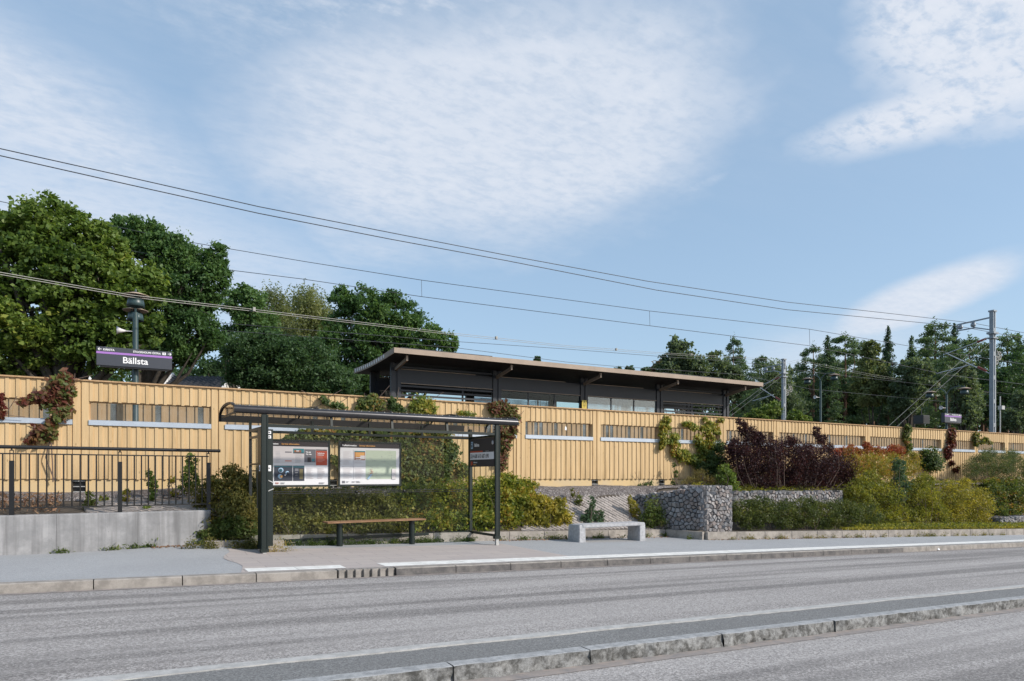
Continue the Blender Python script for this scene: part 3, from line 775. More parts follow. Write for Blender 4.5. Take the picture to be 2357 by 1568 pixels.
for n in range(N0, 14):
    s = S0 + n * BAY + WW; mb = MB(); z = fbz(s)
    fbox(mb, s + .0, s + .225, FT + .10, FT + .12, .7, z + .01)
    mb.build('vent_opening', M['black'], fence)
    mb = MB(); fbox(mb, s + .01, s + .215, FT + .03, FT + .045, z - .04, z - .022); fbox(mb, s + .01, s + .215, FT + .03, FT + .045, z - .15, z - .135); fbox(mb, s + .01, s + .215, FT + .03, FT + .045, z - .255, z - .24); fbox(mb, s + .12, s + .135, FT + .046, FT + .06, z - .29, z - .16); mb.build('vent_bars', M['galv'], fence)
for n in range(N0, N1):
    s = S0 + n * BAY
    mb = MB(); fbox(mb, s, s + .022, FT + .042, FT + .17, ZSB + .01, ZWT); fbox(mb, s + WW - .022, s + WW, FT + .043, FT + .17, ZSB + .01, ZWT)
    fbox(mb, s + .022, s + WW - .022, FT + .043, FT + .17, ZWT - .022, ZWT)
    w = mb.build('window_frame', M['wood_cap'], fence)
    mb = MB(); mb.add([tuple(Vector(v) - fo) for v in ((s + .024, FT + .103, ZST - .02), (s + WW - .024, FT + .103, ZST - .02), (s + WW - .024, FT + .103, ZWT - .024), (s + .024, FT + .103, ZWT - .024))], [(0, 1, 2, 3)]); mb.build('window_pane', M['win_glass'], w)
    mb = MB(); vs = [(s - .01, FT - .045, ZSB), (s + WW - .0, FT - .045, ZSB), (s + WW - .0, FT - .048, ZST - .018), (s - .01, FT - .048, ZST - .018), (s - .01, FT + .098, ZST), (s + WW - .0, FT + .098, ZST), (s - .01, FT + .098, ZSB + .004), (s + WW, FT + .098, ZSB + .004)]
    vs = [tuple(Vector(v) - fo) for v in vs]
    mb.add(vs, [(0, 1, 2, 3), (3, 2, 5, 4), (0, 3, 4, 6), (1, 7, 5, 2), (0, 6, 7, 1), (4, 5, 7, 6)])
    mb.build('window_sill', M['sill'], fence)
tag(fence, 'long yellow board fence with a row of narrow windows and zinc sills', 'fence')
# second board wall on the platform, seen through the windows
rear = empty('platform_wall', (0, 18.9, 1.1)); mb = MB(); m2 = MB(); rr = random.Random(9)
x = -14.0
M['wood_rear'] = wood_mat('rear_board', (.46, .33, .19), (.38, .26, .14))
panes = MB()
while x < 62:
    if 5.4 < x < 21.6 and False: x += .19; continue
    if rr.random() < .17: panes.box(x, x + .19, -.01, .0, .1, 2.35)
    mb.box(x, x + .19, 0.002, .04, 0, 2.35); m2.box(x, x + .055, -.03, 0, 0, 2.35); x += .19
mb.build('boards', M['wood_rear'], rear); m2.build('cover_strips', M['wood_rear'], rear); panes.build('pane', M['grey_glass'], rear)
mb = MB(); mb.box(-14, 62, -.05, .09, 2.352, 2.38); mb.build('capping', M['wood_cap'], rear)
tag(rear, 'second yellow board wall standing behind the fence, seen through its windows', 'wall')
# pale sticker on a pane
p = at_t(1302, 985, FT + .097); mb = MB(); mb.prism([(-.025, -.06), (.03, -.07), (.035, .0), (.0, .06), (-.02, .02)], 'y', -.002, 0); o = mb.build('sticker', M['text_white']); o.location = p; tag(o, 'small torn white sticker on the pane of a fence window', 'sticker')

# ---------------------------------------------------------------- gabions
def gabion(name, poly_a, poly_b, depthv, ztop_a, ztop_b, zbot, label, seed, ext=None):
    """stone basket: face from a to b (plan points), thickness vector depthv"""
    root = empty(name, (poly_a[0], poly_a[1], zbot)); rg = np.random.default_rng(seed); o0 = Vector(root.location)
    a = Vector((*poly_a, 0)); b = Vector((*poly_b, 0)); dv = Vector((*depthv, 0))
    faces = [(a, b, ztop_a, ztop_b)]
    dark_core = MB(); e = .06
    def pt(u, w, z): p = a.lerp(b, u) + dv * w; return Vector((p.x, p.y, z)) - o0
    ins = .03
    vs = [pt(.02, .07, zbot), pt(.98, .07, zbot), pt(.98, .93, zbot), pt(.02, .93, zbot), pt(.02, .07, ztop_a - e), pt(.98, .07, ztop_b - e), pt(.98, .93, ztop_b - e), pt(.02, .93, ztop_a - e)]
    dark_core.add(vs, [(0, 3, 2, 1), (4, 5, 6, 7), (0, 1, 5, 4), (1, 2, 6, 5), (2, 3, 7, 6), (3, 0, 4, 7)])
    mst = MB()
    ico = []
    bm = bmesh.new(); bmesh.ops.create_icosphere(bm, subdivisions=1, radius=1); iv = [v.co.copy() for v in bm.verts]; iff = [tuple(v.index for v in f.verts) for f in bm.faces]; bm.free()
    def stone(c, r, nrm):
        rot = Matrix.Rotation(rg.random() * 6.28, 3, 'X') @ Matrix.Rotation(rg.random() * 6.28, 3, 'Y') @ Matrix.Rotation(rg.random() * 6.28, 3, 'Z')
        sc = Vector((r * (.85 + .5 * rg.random()), r * (.7 + .3 * rg.random()), r * (.6 + .4 * rg.random())))
        vs = []
        for v in iv:
            k = 1 + .5 * (rg.random() - .5); w = rot @ Vector((v.x * sc.x, v.y * sc.y, v.z * sc.z)) * k
            d = w.dot(nrm)
            if d > r * .42: w -= nrm * (d - r * .42)
            vs.append(c + w)
        mst.add(vs, iff)
    sides = [(lambda u, z: (pt(u, 0, z)), (b - a).length, ztop_a, ztop_b, Vector((b - a).cross(Vector((0, 0, 1)))).normalized())]
    sides.append((lambda u, z: (pt(0, u, z)), dv.length, ztop_a, ztop_a, -(b - a).normalized()))
    sides.append((lambda u, z: (pt(1, u, z)), dv.length, ztop_b, ztop_b, (b - a).normalized()))
    sides.append((lambda u, z: (pt(u, 1, z)), (b - a).length, ztop_a, ztop_b, dv.normalized()))
    def clip(poly, p, q):      # keep the side nearer p than q
        mx, my = (p[0] + q[0]) / 2, (p[1] + q[1]) / 2; nx, ny = q[0] - p[0], q[1] - p[1]; out = []
        for i in range(len(poly)):
            A = poly[i]; B_ = poly[(i + 1) % len(poly)]; da = (A[0] - mx) * nx + (A[1] - my) * ny; db = (B_[0] - mx) * nx + (B_[1] - my) * ny
            if da <= 0: out.append(A)
            if da * db < 0: k_ = da / (da - db); out.append((A[0] + (B_[0] - A[0]) * k_, A[1] + (B_[1] - A[1]) * k_))
        return out
    for fn, ln, za, zb_, nrm in sides:
        H = max(za, zb_) - zbot; P_ = []; n = int(ln * H / .0085)
        for _ in range(n * 12):
            c_ = (rg.random() * ln, rg.random() * H); rr_ = .042 + .06 * rg.random()
            if all((c_[0] - q[0]) ** 2 + (c_[1] - q[1]) ** 2 > ((rr_ + q[2]) * .72) ** 2 for q in P_): P_.append((*c_, rr_))
        for p in P_:
            poly = [(0, 0), (ln, 0), (ln, H), (0, H)]
            for q in P_:
                if q is not p and abs(q[0] - p[0]) < .4 and abs(q[1] - p[1]) < .4:
                    poly = clip(poly, p, q)
                    if len(poly) < 3: break
            if len(poly) < 3: continue
            cx_ = sum(v[0] for v in poly) / len(poly); cz_ = sum(v[1] for v in poly) / len(poly)
            ztp = (za + (zb_ - za) * cx_ / ln) - zbot
            if cz_ > ztp - .03: continue
            d0 = .006 + .018 * rg.random(); tx_, tz_ = rg.normal() * .22, rg.normal() * .22; out = rg.normal() * .008; rings = [[], [], []]
            for v in poly:
                dxx, dzz = v[0] - cx_, v[1] - cz_; L_ = math.hypot(dxx, dzz) + 1e-6
                for ri, (sh, dep) in enumerate(((.96, -.10), (.96 + .03 * rg.normal(), -.006), (.76 + .08 * rg.random(), .020))):
                    k_ = max(.2, 1 - d0 * .55 / L_) * sh; x_ = min(ln, max(0, cx_ + dxx * k_)); z_ = min(ztp, cz_ + dzz * k_)
                    rings[ri].append(fn(x_ / ln, zbot + z_) + nrm * (dep + out + (tx_ * dxx + tz_ * dzz) * (ri > 0)))
            m_ = len(poly); vs = rings[0] + rings[1] + rings[2]
            mst.add(vs, [tuple(range(2 * m_, 3 * m_))] + [(r2 * m_ + i, r2 * m_ + (i + 1) % m_, (r2 + 1) * m_ + (i + 1) % m_, (r2 + 1) * m_ + i) for r2 in (0, 1) for i in range(m_)])
    for _ in range(int((b - a).length * dv.length / .009)):
        u, w = rg.random() * .94 + .03, rg.random() * .9 + .05; r = .04 + .04 * rg.random(); stone(pt(u, w, ztop_a + (ztop_b - ztop_a) * u - .055), r, Vector((0, 0, 1)))
    st_ = mst.build('stones', M['rock'], root); st_['kind'] = 'stuff'
    dark_core.build('dark_core', M['black'], root)  # black filler; the shade between the stones is put into its colour
    g = MB()
    for fn, ln, za, zb_, nrm in sides[:3]:
        k = 0
        while k * .1 <= ln + .001:
            u = min(1, k * .1 / ln); g.tube([fn(u, zbot + .01) + nrm * .025, fn(u, za + (zb_ - za) * u) + nrm * .025], .0022, 4, False); k += 1
        z = zbot + .05
        while z < min(za, zb_): g.tube([fn(0, z) + nrm * .027, fn(1, z) + nrm * .027], .0022, 4, False); z += .1
    g.build('wire_basket', M['mesh_wire'], root)
    tag(root, label, 'gabion', 'stone filled gabions'); return root
gabion('gabion', (13.20, 13.22), (14.12, 13.20), (-.0, .95), 1.24, 1.24, gz(13.5) + .12, 'tall sunlit stone gabion block at the corner of the border wall', 11)
gabion('gabion', (12.25, 15.35), (13.16, 13.26), (.45, .30), .93, 1.24, -.08, 'shaded stone gabion wing running back up the slope beside the paving', 12)
gabion('gabion', (14.20, 14.55), (20.5, 14.4), (0, .6), 1.06, 1.02, .25, 'long low stone gabion under the purple bush behind the green hedge', 13)
gabion('gabion', (28.6, 13.5), (31.8, 13.3), (0, .6), -.06, -.08, -.7, 'low stone gabion half hidden under the orange bush at the far right', 14)

# ---------------------------------------------------------------- concrete bench on the pavement
bench = empty('concrete_bench', (9.15, 13.2, gz(9.15))); zt = .40
mb = MB()
for x0, nm in ((.0, 'leg'), (1.81, 'leg')):
    m = MB(); zf = gz(9.15 + x0) - gz(9.15)
    vs = []
    for (w0, w1, z) in ((0, 0, zf - .05), (.02, .03, zt - .03), (.045, .05, zt)):
        vs += [(x0 + w0 * .5, w1 * .3, z), (x0 + .195 - w0 * .5, w1 * .3, z), (x0 + .195 - w0 * .5, .50 - w1, z), (x0 + w0 * .5, .50 - w1, z)]
    m.add(vs, [(0, 1, 2, 3), (8, 9, 10, 11)] + [(i + k * 4, (i + 1) % 4 + k * 4, (i + 1) % 4 + 4 + k * 4, i + 4 + k * 4) for k in (0, 1) for i in range(4)])
    m.build(nm, M['bench_conc'], bench, bevel=.012)
m = MB(); m.box(.10, 1.91, -.004, .455, zt - .075, zt + .006); m.build('seat', M['bench_conc'], bench, bevel=.014)
tag(bench, 'grey concrete bench with two block legs beside the border wall', 'bench')

# ---------------------------------------------------------------- bus shelter
SH = empty('bus_shelter', (2.055, 12.75, .0), R(3.3)); SL = 4.83; SD = 1.18
def sg(x, y):   # ground height under a shelter point, in shelter coords
    wx = 2.055 + x * math.cos(R(3.3)) - y * math.sin(R(3.3)); wy = 12.75 + x * math.sin(R(3.3)) + y * math.cos(R(3.3)); return pz(wx, wy)
for (x, y) in ((0, 0), (SL, 0), (0, SD), (SL, SD)):
    m = MB(); top = 2.60 if y == 0 else 2.56
    w_ = .036 if (y == 0 or x > 1) else .022; m.box(x - w_, x + w_, y - w_, y + w_, .20, top)
    for dx in ((-.05, .05) if y == 0 else ()): m.tube([(x + dx * .9, y - .03, .16), (x + dx * .9, y - .03, top - .02)], .018, 8)
    m.box(x - .07, x + .07, y - .05, y + .05, .14, .20)
    p_ = m.build('post', M['dark_green'], SH)
    m = MB(); m.box(x - .034, x + .034, y - .03, y + .03, sg(x, y) - .02, .14); m.build('foot', M['galv'], p_)
def srail(name, p, q, w, h, mt='dark_green'):
    m = MB(); m.bar(p, q, w, h); return m.build(name, M[mt], SH)
srail('rail', (0, 0, 2.395), (SL, 0, 2.395), .05, .055)
srail('rail', (.04, SD, 2.355), (SL - .04, SD, 2.355), .045, .05)
srail('rail', (.04, SD, .21), (SL - .04, SD, .21), .05, .06)
for x in (0, SL):
    srail('rail', (x, .04, 2.36), (x, SD - .04, 2.36), .045, .05); srail('rail', (x, .04, .205), (x, SD - .04, .205), .045, .05)
for x in (1.21, 2.42, 3.63):
    srail('strut', (x, 0, 2.42), (x, .02, 2.60), .045, .05); srail('strut', (x - .02, SD, 2.38), (x - .02, SD, 2.60), .045, .05)
# curved roof
prof = [(1.34, 2.535), (1.33, 2.60), (1.29, 2.66), (1.20, 2.71), (1.05, 2.75), (.85, 2.775), (.65, 2.785), (.45, 2.785), (.28, 2.775), (.12, 2.755), (-.02, 2.725)]
X0, X1 = -.52, SL + .50
m = MB(); n = len(prof)
m.add([(X0, y, z) for y, z in prof] + [(X1, y, z) for y, z in prof] + [(X0, y, z + .012) for y, z in prof] + [(X1, y, z + .012) for y, z in prof],
      [(i, i + 1, n + i + 1, n + i) for i in range(n - 1)] + [(2 * n + i, 3 * n + i, 3 * n + i + 1, 2 * n + i + 1) for i in range(n - 1)], True)
m.build('roof_sheet', M['roof_glass'], SH, recalc=False)
for x in [X0, X0 + 1.47, X0 + 2.93, X0 + 4.4, X1]:
    m = MB(); w = .022 if x in (X0, X1) else .012
    for i in range(n - 1):
        y0, z0 = prof[i]; y1, z1 = prof[i + 1]
        dz = .05 if x in (X0, X1) else .02
        m.add([(x - w, y0, z0 - .01), (x + w, y0, z0 - .01), (x + w, y1, z1 - .01), (x - w, y1, z1 - .01), (x - w, y0, z0 + .03), (x + w, y0, z0 + .03), (x + w, y1, z1 + .03), (x - w, y1, z1 + .03)],
              [(0, 3, 2, 1), (4, 5, 6, 7), (0, 1, 5, 4), (1, 2, 6, 5), (2, 3, 7, 6), (3, 0, 4, 7)])
    m.build('roof_rib', M['black'], SH)
m = MB(); c0 = Vector((0, -.02, 2.662)); k = 14
vs = []
for x in (X0, X1):
    for i in range(k): a = 2 * math.pi * i / k; vs.append((x, c0.y + .07 * math.cos(a), c0.z + .072 * math.sin(a)))
m.add(vs, [(i, (i + 1) % k, k + (i + 1) % k, k + i) for i in range(k)], True); m.add(vs[:k], [tuple(range(k))]); m.add(vs[k:], [tuple(range(k))])
# tapered right end and screws
m.add([(X1, c0.y - .07, c0.z - .05), (X1 + .07, c0.y, c0.z - .02), (X1, c0.y + .07, c0.z + .08), (X1, c0.y + .07, c0.z - .05)], [(0, 1, 2), (0, 3, 1), (1, 3, 2)])
m.build('gutter_tube', M['roof_tube'], SH)
m = MB()
for i in range(36): m.box(X0 + .1 + i * .157, X0 + .112 + i * .157, -.03, -.015, 2.733, 2.742)
m.build('roof_screws', M['galv'], SH)
m = MB(); m.box(X0 + .02, SL - .1, 1.29, 1.33, 2.525, 2.655); m.build('rear_fascia', M['black'], SH)
m = MB(); m.bar((X0 + .02, 1.2, 2.60), (X0 + .02, -.05, 2.60), .03, .03); m.build('end_tie', M['black'], SH)
for i, (a, b) in enumerate(((.07, 2.11), (2.12, 3.18), (3.19, SL - .06))):
    m = MB(); m.add([(a, SD, .26), (b, SD, .26), (b, SD, 2.31), (a, SD, 2.31)], [(0, 1, 2, 3)]); m.build('glass_panel', M['glass'], SH)
m = MB(); m.add([(SL, .07, .26), (SL, SD - .07, .26), (SL, SD - .07, 2.31), (SL, .07, 2.31)], [(0, 1, 2, 3)]); m.build('glass_panel', M['glass'], SH)
m = MB(); m.add([(0, .33, .26), (0, SD - .05, .26), (0, SD - .05, 2.20), (0, .33, 2.20)], [(0, 1, 2, 3)]); m.build('glass_panel', M['glass'], SH)
m = MB()
for (y0, y1, z0, z1) in ((SD - .05, SD - .01, .2, 2.24), (.30, SD - .05, 2.20, 2.24), (.30, SD - .05, 1.70, 1.73), (.45, .475, .9, 1.58), (.45, .95, 1.58, 1.60)): m.box(-.03, .02, y0, y1, z0, z1)
m.build('end_frame', M['dark_grey'], SH)
m = MB(); m.box(-.045, .045, .05, .32, .17, 2.36); m.build('end_column', M['dark_green'], SH)
m = MB(); m.box(.05, .155, .02, .07, .24, 2.33); m.build('side_fin', M['dark_green'], SH)
for x, z in ((.085, 2.27), (.085, 2.19), (.085, 1.63)):
    m = MB(); m.box(x - .02, x + .035, .016, .0195, z - .025 if z > 2 else z - .05, z + .03 if z > 2 else z + .055); q = m.build('notice', M['text_white'], SH)
    m = MB(); m.box(x - .008, x + .02, .0145, .0158, z - .01, z + .015); m.build('print', M['p_dk'], q)
m = MB(); m.box(-.049, -.046, .12, .19, 1.58, 1.69); q = m.build('notice', M['text_white'], SH); m = MB(); m.box(-.0505, -.0492, .135, .175, 1.6, 1.65); m.build('print', M['p_dk'], q)
for z in (1.22, 1.30 + .12):
    m = MB(); m.bar((.06, .012, z), (.16, .012, z - .045 if z > 1.3 else z + .045), .01, .016); m.build('clamp', M['galv'], SH)
m = MB()
for z in (1.145, 1.185): m.box(.16, SL - .05, SD - .009, SD - .006, z - .007, z + .007)
m.build('glass_stripe', M['black'], SH)
m = MB(); m.box(SL - .009, SL - .006, .07, SD - .06, 1.17, 1.184); m.box(SL - .009, SL - .006, .07, SD - .06, 1.135, 1.149); m.build('glass_stripe', M['black'], SH)
for x in (2.115, 3.185):
    m = MB(); m.lathe((x, SD - .012, 1.165), [(0, -.012), (.03, -.012), (.03, .012), (0, .012)], 12, Matrix.Rotation(R(90), 4, 'X').to_3x3()); m.build('clamp', M['black'], SH)
tag(SH, 'dark green bus shelter with a curved roof, glass walls and two poster cases', 'bus shelter')
# poster cases: parts of the shelter, prints and a painted roof shadow laid on them as thin plates
def case(x0, x1, z0, z1):
    y = SD - .05; m = MB(); f = .035
    m.box(x0, x1, y, y + .045, z0, z0 + f); m.box(x0, x1, y, y + .045, z1 - f, z1); m.box(x0, x0 + f, y, y + .045, z0 + f, z1 - f); m.box(x1 - f, x1, y, y + .045, z0 + f, z1 - f)
    m.box(x0 + f, x1 - f, y + .02, y + .044, z0 + f, z1 - f)
    c = m.build('poster_case', M['dark_green'], SH)
    m = MB(); m.box(x0 + f + .003, x1 - f - .003, y + .014, y + .019, z0 + f + .003, z1 - f - .003); m.build('poster', M['p_white'], c)
    return c, x0 + f, x1 - f, z0 + f, z1 - f, y + .014
def plates(c, fr, lst):
    x0, x1, z0, z1, y = fr
    by = {}
    for i, (a, b, u, v, mt) in enumerate(lst):   # fractions from left, from top
        lay = .0015 + .00011 * i
        by.setdefault(mt, MB()).box(x0 + a * (x1 - x0), x0 + b * (x1 - x0), y - .001 - lay, y - .0004, z1 - v * (z1 - z0), z1 - u * (z1 - z0))
    for mt, m in by.items(): m.build('print', M[mt], c)
Rx = (R(90), 0, 0)
c, *fr = case(.10, 1.545, 1.275, 2.215)
rr = random.Random(5)
def lines(a, b, u, v, n, mt='p_line'):
    out = []
    for i in range(n):
        uu = u + (v - u) * i / n; out.append((a, a + (b - a) * rr.uniform(.6, 1), uu, uu + min(.010, (v - u) / n * .4), mt))
    return out
pl = [(.005, .995, .005, .115, 'p_head'), (.22, .38, .24, .255, 'p_line')]
pl += [(.03, .985, .12, .5, 'p_grey')]  # grey upper half: the roof's shadow on the poster, painted as a plate
pl += lines(.24, .31, .245, .50, 8) + [(.37, .465, .235, .26, 'p_dk'), (.37, .465, .435, .46, 'p_lred')]
pl += [(.485, .64, .165, .275, 'p_teal'), (.485, .64, .255, .275, 'p_navy'), (.50, .60, .20, .25, 'p_brown'), (.53, .57, .20, .23, 'p_grey')] + lines(.515, .62, .30, .50, 9)
pl += [(.645, .81, .175, .535, 'p_dk'), (.69, .74, .36, .47, 'p_head'), (.76, .79, .39, .45, 'p_teal'), (.645, .81, .475, .535, 'p_line')]
pl += [(.815, .98, .175, .198, 'p_head'), (.815, .98, .205, .54, 'p_red')] + lines(.835, .95, .34, .48, 5, 'p_lred')
pl += [(.22, .475, .555, .90, 'p_navy'), (.22, .475, .575, .585, 'p_teal'), (.485, .645, .555, .90, 'p_navy'), (.485, .645, .575, .59, 'p_teal'), (.575, .625, .63, .86, 'p_olive'), (.51, .56, .62, .68, 'p_dk'), (.51, .55, .71, .72, 'p_line'), (.51, .55, .77, .775, 'p_line')]
pl += lines(.68, .78, .60, .86, 12, 'p_grey') + lines(.84, .95, .60, .86, 12, 'p_grey') + lines(.235, .30, .935, .975, 3, 'p_lred') + lines(.31, .38, .935, .975, 3) + lines(.86, .95, .94, .98, 3)
plates(c, fr, pl)
x0, x1, z0, z1, y = fr
def ptx(body, a, v, size, mt, bold=.0, sx=1.0): text('lettering', body, size, M[mt], c, (x0 + a * (x1 - x0), y - .0145, z1 - v * (z1 - z0)), Rx, bold, sx, depth=.0006)
ptx('Trafikinformation', .05, .08, .044, 'text_white', .0012); ptx('Service information', .32, .08, .044, 'p_orange', .0012)
ptx('Ny app', .665, .25, .035, 'text_white', .0015); ptx('Ny resa', .665, .30, .035, 'text_white', .0015)
ptx('Trafikstörning', .83, .27, .026, 'text_white', .001); ptx('i kollektivtrafik', .83, .31, .022, 'text_white', .001)
for (dx, dz, r, mt) in ((.31, .66, .050, 'p_blue'), (.31, .66, .032, 'p_navy'), (.31, .66, .014, 'p_teal'), (.40, .72, .038, 'p_blue'), (.41, .735, .030, 'p_navy'), (.30, .80, .045, 'p_blue'), (.315, .80, .028, 'p_orange'), (.37, .77, .016, 'p_grey')):
    m = MB(); m.lathe((0, 0, 0), [(0, 0), (r, 0), (r, .0008), (0, .0008)], 18, Matrix.Rotation(R(90), 3, 'X')); q = m.build('print', M[mt], c); q.location = (x0 + dx * (x1 - x0), y - .013 - .0012 * (1 if mt != 'p_blue' else 0) - (.0012 if mt in ('p_teal', 'p_orange') else 0), z1 - dz * (z1 - z0))
c, *fr = case(1.715, 3.10, 1.28, 2.215)
pl = [(.005, .995, .005, .115, 'p_head'), (.42, .94, .17, .87, 'p_green'), (.235, .41, .19, .215, 'p_teal'), (.235, .41, .215, .41, 'p_brown'), (.25, .40, .225, .33, 'p_orange'), (.33, .405, .30, .39, 'p_grey')]
pl += lines(.055, .20, .20, .54, 16, 'p_grey') + lines(.055, .20, .60, .86, 12, 'p_grey') + lines(.245, .40, .60, .86, 12, 'p_grey') + lines(.245, .40, .45, .50, 2, 'p_grey')
pl += [(.03, .415, .565, .57, 'p_line'), (.222, .226, .17, .87, 'p_grey'), (.035, .08, .91, .965, 'p_dk')] + lines(.10, .15, .92, .96, 3) + lines(.19, .25, .92, .96, 3) + lines(.26, .34, .915, .965, 4)
rr = random.Random(17)
for i in range(60):
    a = rr.uniform(.43, .92); u = rr.uniform(.18, .85)
    if a > .8 and u > .6: continue
    pl.append((a, a + rr.uniform(.003, .02), u, u + rr.uniform(.003, .012), 'p_line'))
for i in range(26):
    a = .50 + rr.gauss(0, .025); u = .70 + rr.gauss(0, .04); pl.append((a, a + .008, u, u + .008, 'p_lred'))
pl += [(.445 + .012 * i, .475 + .012 * i, .84 - .022 * i, .87 - .022 * i, 'p_blue') for i in range(5)] + [(.86, .93, .62, .87, 'p_grey')]
plates(c, fr, pl); x0, x1, z0, z1, y = fr
ptx('Trafikinformation', .03, .08, .044, 'text_white', .0012); ptx('Service information', .31, .08, .044, 'p_orange', .0012)
ptx('Resenären', .25, .36, .028, 'text_white', .001); ptx('informeras', .25, .40, .028, 'text_white', .001)
# stop flag panel on the right end (faces left, towards the camera side)
fl = empty('tmp'); bpy.data.objects.remove(fl)
m = MB(); m.box(SL - .035, SL - .010, .06, SD - .06, 1.70, 2.33); fp = m.build('stop_panel', M['p_head'], SH)
m = MB(); m.box(SL - .0385, SL - .0352, .065, SD - .06, 1.86, 2.02); m.build('number_band', M['p_white'], fp)
m = MB(); m.box(SL - .0385, SL - .0352, .55, SD - .06, 2.022, 2.055); m.build('red_band', M['p_red'], fp)
Rl = (R(90), 0, R(-90))
def stx(body, yy, zz, size, mt, bold=0, sx=1.0): text('lettering', body, size, M[mt], fp, (SL - .0395, yy, zz), Rl, bold, sx, depth=.0006)
stx('524 608 610 687 690', SD - .085, 1.895, .125, 'p_head', .002, .76)
stx('Bällsta', SD - .26, 2.155, .10, 'text_white', .0015, .85)
m = MB(); m.box(SL - .0385, SL - .0352, SD - .185, SD - .10, 2.11, 2.27); ic = m.build('bus_symbol', M['p_blue'], fp)
m = MB(); m.box(SL - .0398, SL - .0386, SD - .168, SD - .117, 2.15, 2.245); m.box(SL - .0398, SL - .0386, SD - .163, SD - .152, 2.128, 2.15); m.box(SL - .0398, SL - .0386, SD - .133, SD - .122, 2.128, 2.15); m.build('symbol_body', M['p_head'], fp)
m = MB(); m.box(SL - .0412, SL - .0399, SD - .158, SD - .127, 2.195, 2.23); m.build('symbol_window', M['p_blue'], fp)
m = MB(); m.lathe((SL - .037, .12, 2.22), [(0, -.002), (.045, -.002), (.045, .002), (0, .002)], 18, Matrix.Rotation(R(90), 3, 'Y')); m.build('round_emblem', M['p_line'], fp)
m = MB(); m.box(SL - .0385, SL - .0352, SD - .17, SD - .09, 1.735, 1.82); m.build('red_symbol', M['p_red'], fp)
stx('Vallentuna', SD - .21, 1.785, .042, 'p_grey', .001); stx('trafiken', SD - .21, 1.735, .042, 'p_orange', .0005)
stx('Norrorts resor', .42, 2.035, .022, 'p_grey')
# shelter bench
sb = empty('shelter_bench', (2.055, 12.75, 0), R(3.3)); m = MB(); z = .555
m.box(1.33, 3.45, .62, .80, z, z + .03); m.box(1.33, 3.45, .81, .97, z, z + .03); m.build('seat', M['seat_wood'], sb, bevel=.004)
for x in (1.63, 3.20):
    m = MB(); m.tube([(x, .80, sg(x, .8) - .02), (x, .80, z - .02)], .062, 16); m.box(x - .06, x + .06, .64, .95, z - .02, z); m.build('leg', M['dark_green'], sb)
tag(sb, 'narrow wooden bench on two round dark green legs inside the bus shelter', 'bench')

# ================================================================ STATION BEHIND THE FENCE
def lamp(x, t, zdisc, arm, single_pole_top, label, rp_=.055, spk_side=-1, spk_z=None, curved=True):
    d = ray(x, 900); s = d[0] * t / d[1]
    root = empty('platform_lamp', (s, t, 1.15)); B = 1.15
    m = MB(); m.tube([(0, 0, 0), (0, 0, 1.2), (0, 0, 1.25), (0, 0, zdisc - B - .25)], [rp_ * 1.25, rp_ * 1.25, rp_, rp_ * .85], 12)
    m.build('pole', M['lamp_green'], root)
    for sg_ in (-1, 1):
        m = MB(); pts = []
        for k in range(9):
            a = math.pi * k / 8 * .72; pts.append((0, sg_ * (arm * .5 * (1 - math.cos(a)) / .78), zdisc - B - .30 + .42 * math.sin(a)))
        pts.append((0, sg_ * arm, zdisc - B + .08)); m.tube(pts, .022, 6); m.build('arm', M['lamp_green'], root)
        c = (0, sg_ * arm, zdisc - B)
        m = MB(); m.lathe(c, [(0, .03), (.10, .028), (.285, -.035), (.28, -.045), (.10, .015), (0, .018)], 28); hd = m.build('lamp_disc', M['lamp_shade'], root)
        m = MB(); m.lathe(c, [(0, -.055), (.09, -.055), (.155, -.10), (.175, -.20), (.185, -.285), (.17, -.285), (.15, -.20), (0, -.20)], 24); m.lathe(c, [(.014, .12), (.03, .03), (.014, -.06)], 8)
        for k in range(4): a = k * math.pi / 2 + .4; m.tube([(c[0] + .09 * math.cos(a), c[1] + .09 * math.sin(a), c[2] - .06), (c[0] + .1 * math.cos(a), c[1] + .1 * math.sin(a), c[2] + .02)], .008, 5)
        m.build('lamp_drum', M['lamp_green'], root)
    if spk_z:
        m = MB(); m.bar((0, 0, spk_z - B), (-.28, .05, spk_z - B), .02, .02); ax = Matrix.Rotation(R(-90), 3, 'Y')
        m.lathe((-.25, .05, spk_z - B), [(.02, -.05), (.035, .0), (.05, .05), (.095, .14), (.08, .14), (0, .06)], 14, ax); m.build('loudspeaker', M['spk_white'], root)
    tag(root, label, 'lamp', 'two headed platform lamps'); return s
sA = lamp(312, 18.5, 5.62, .80, 5.7, 'two headed green platform lamp above the left name sign, before the maple', .068, spk_z=4.92)
sB = lamp(1888.8, 23.4, 6.70, .80, 6.7, 'two headed platform lamp in front of the dark wood, just right of the left mast', .058, spk_z=5.6)
sC = lamp(2179, 18.5, 5.62, .80, 5.7, 'two headed platform lamp over the small far name sign, left of the big mast', .058, spk_z=4.75)

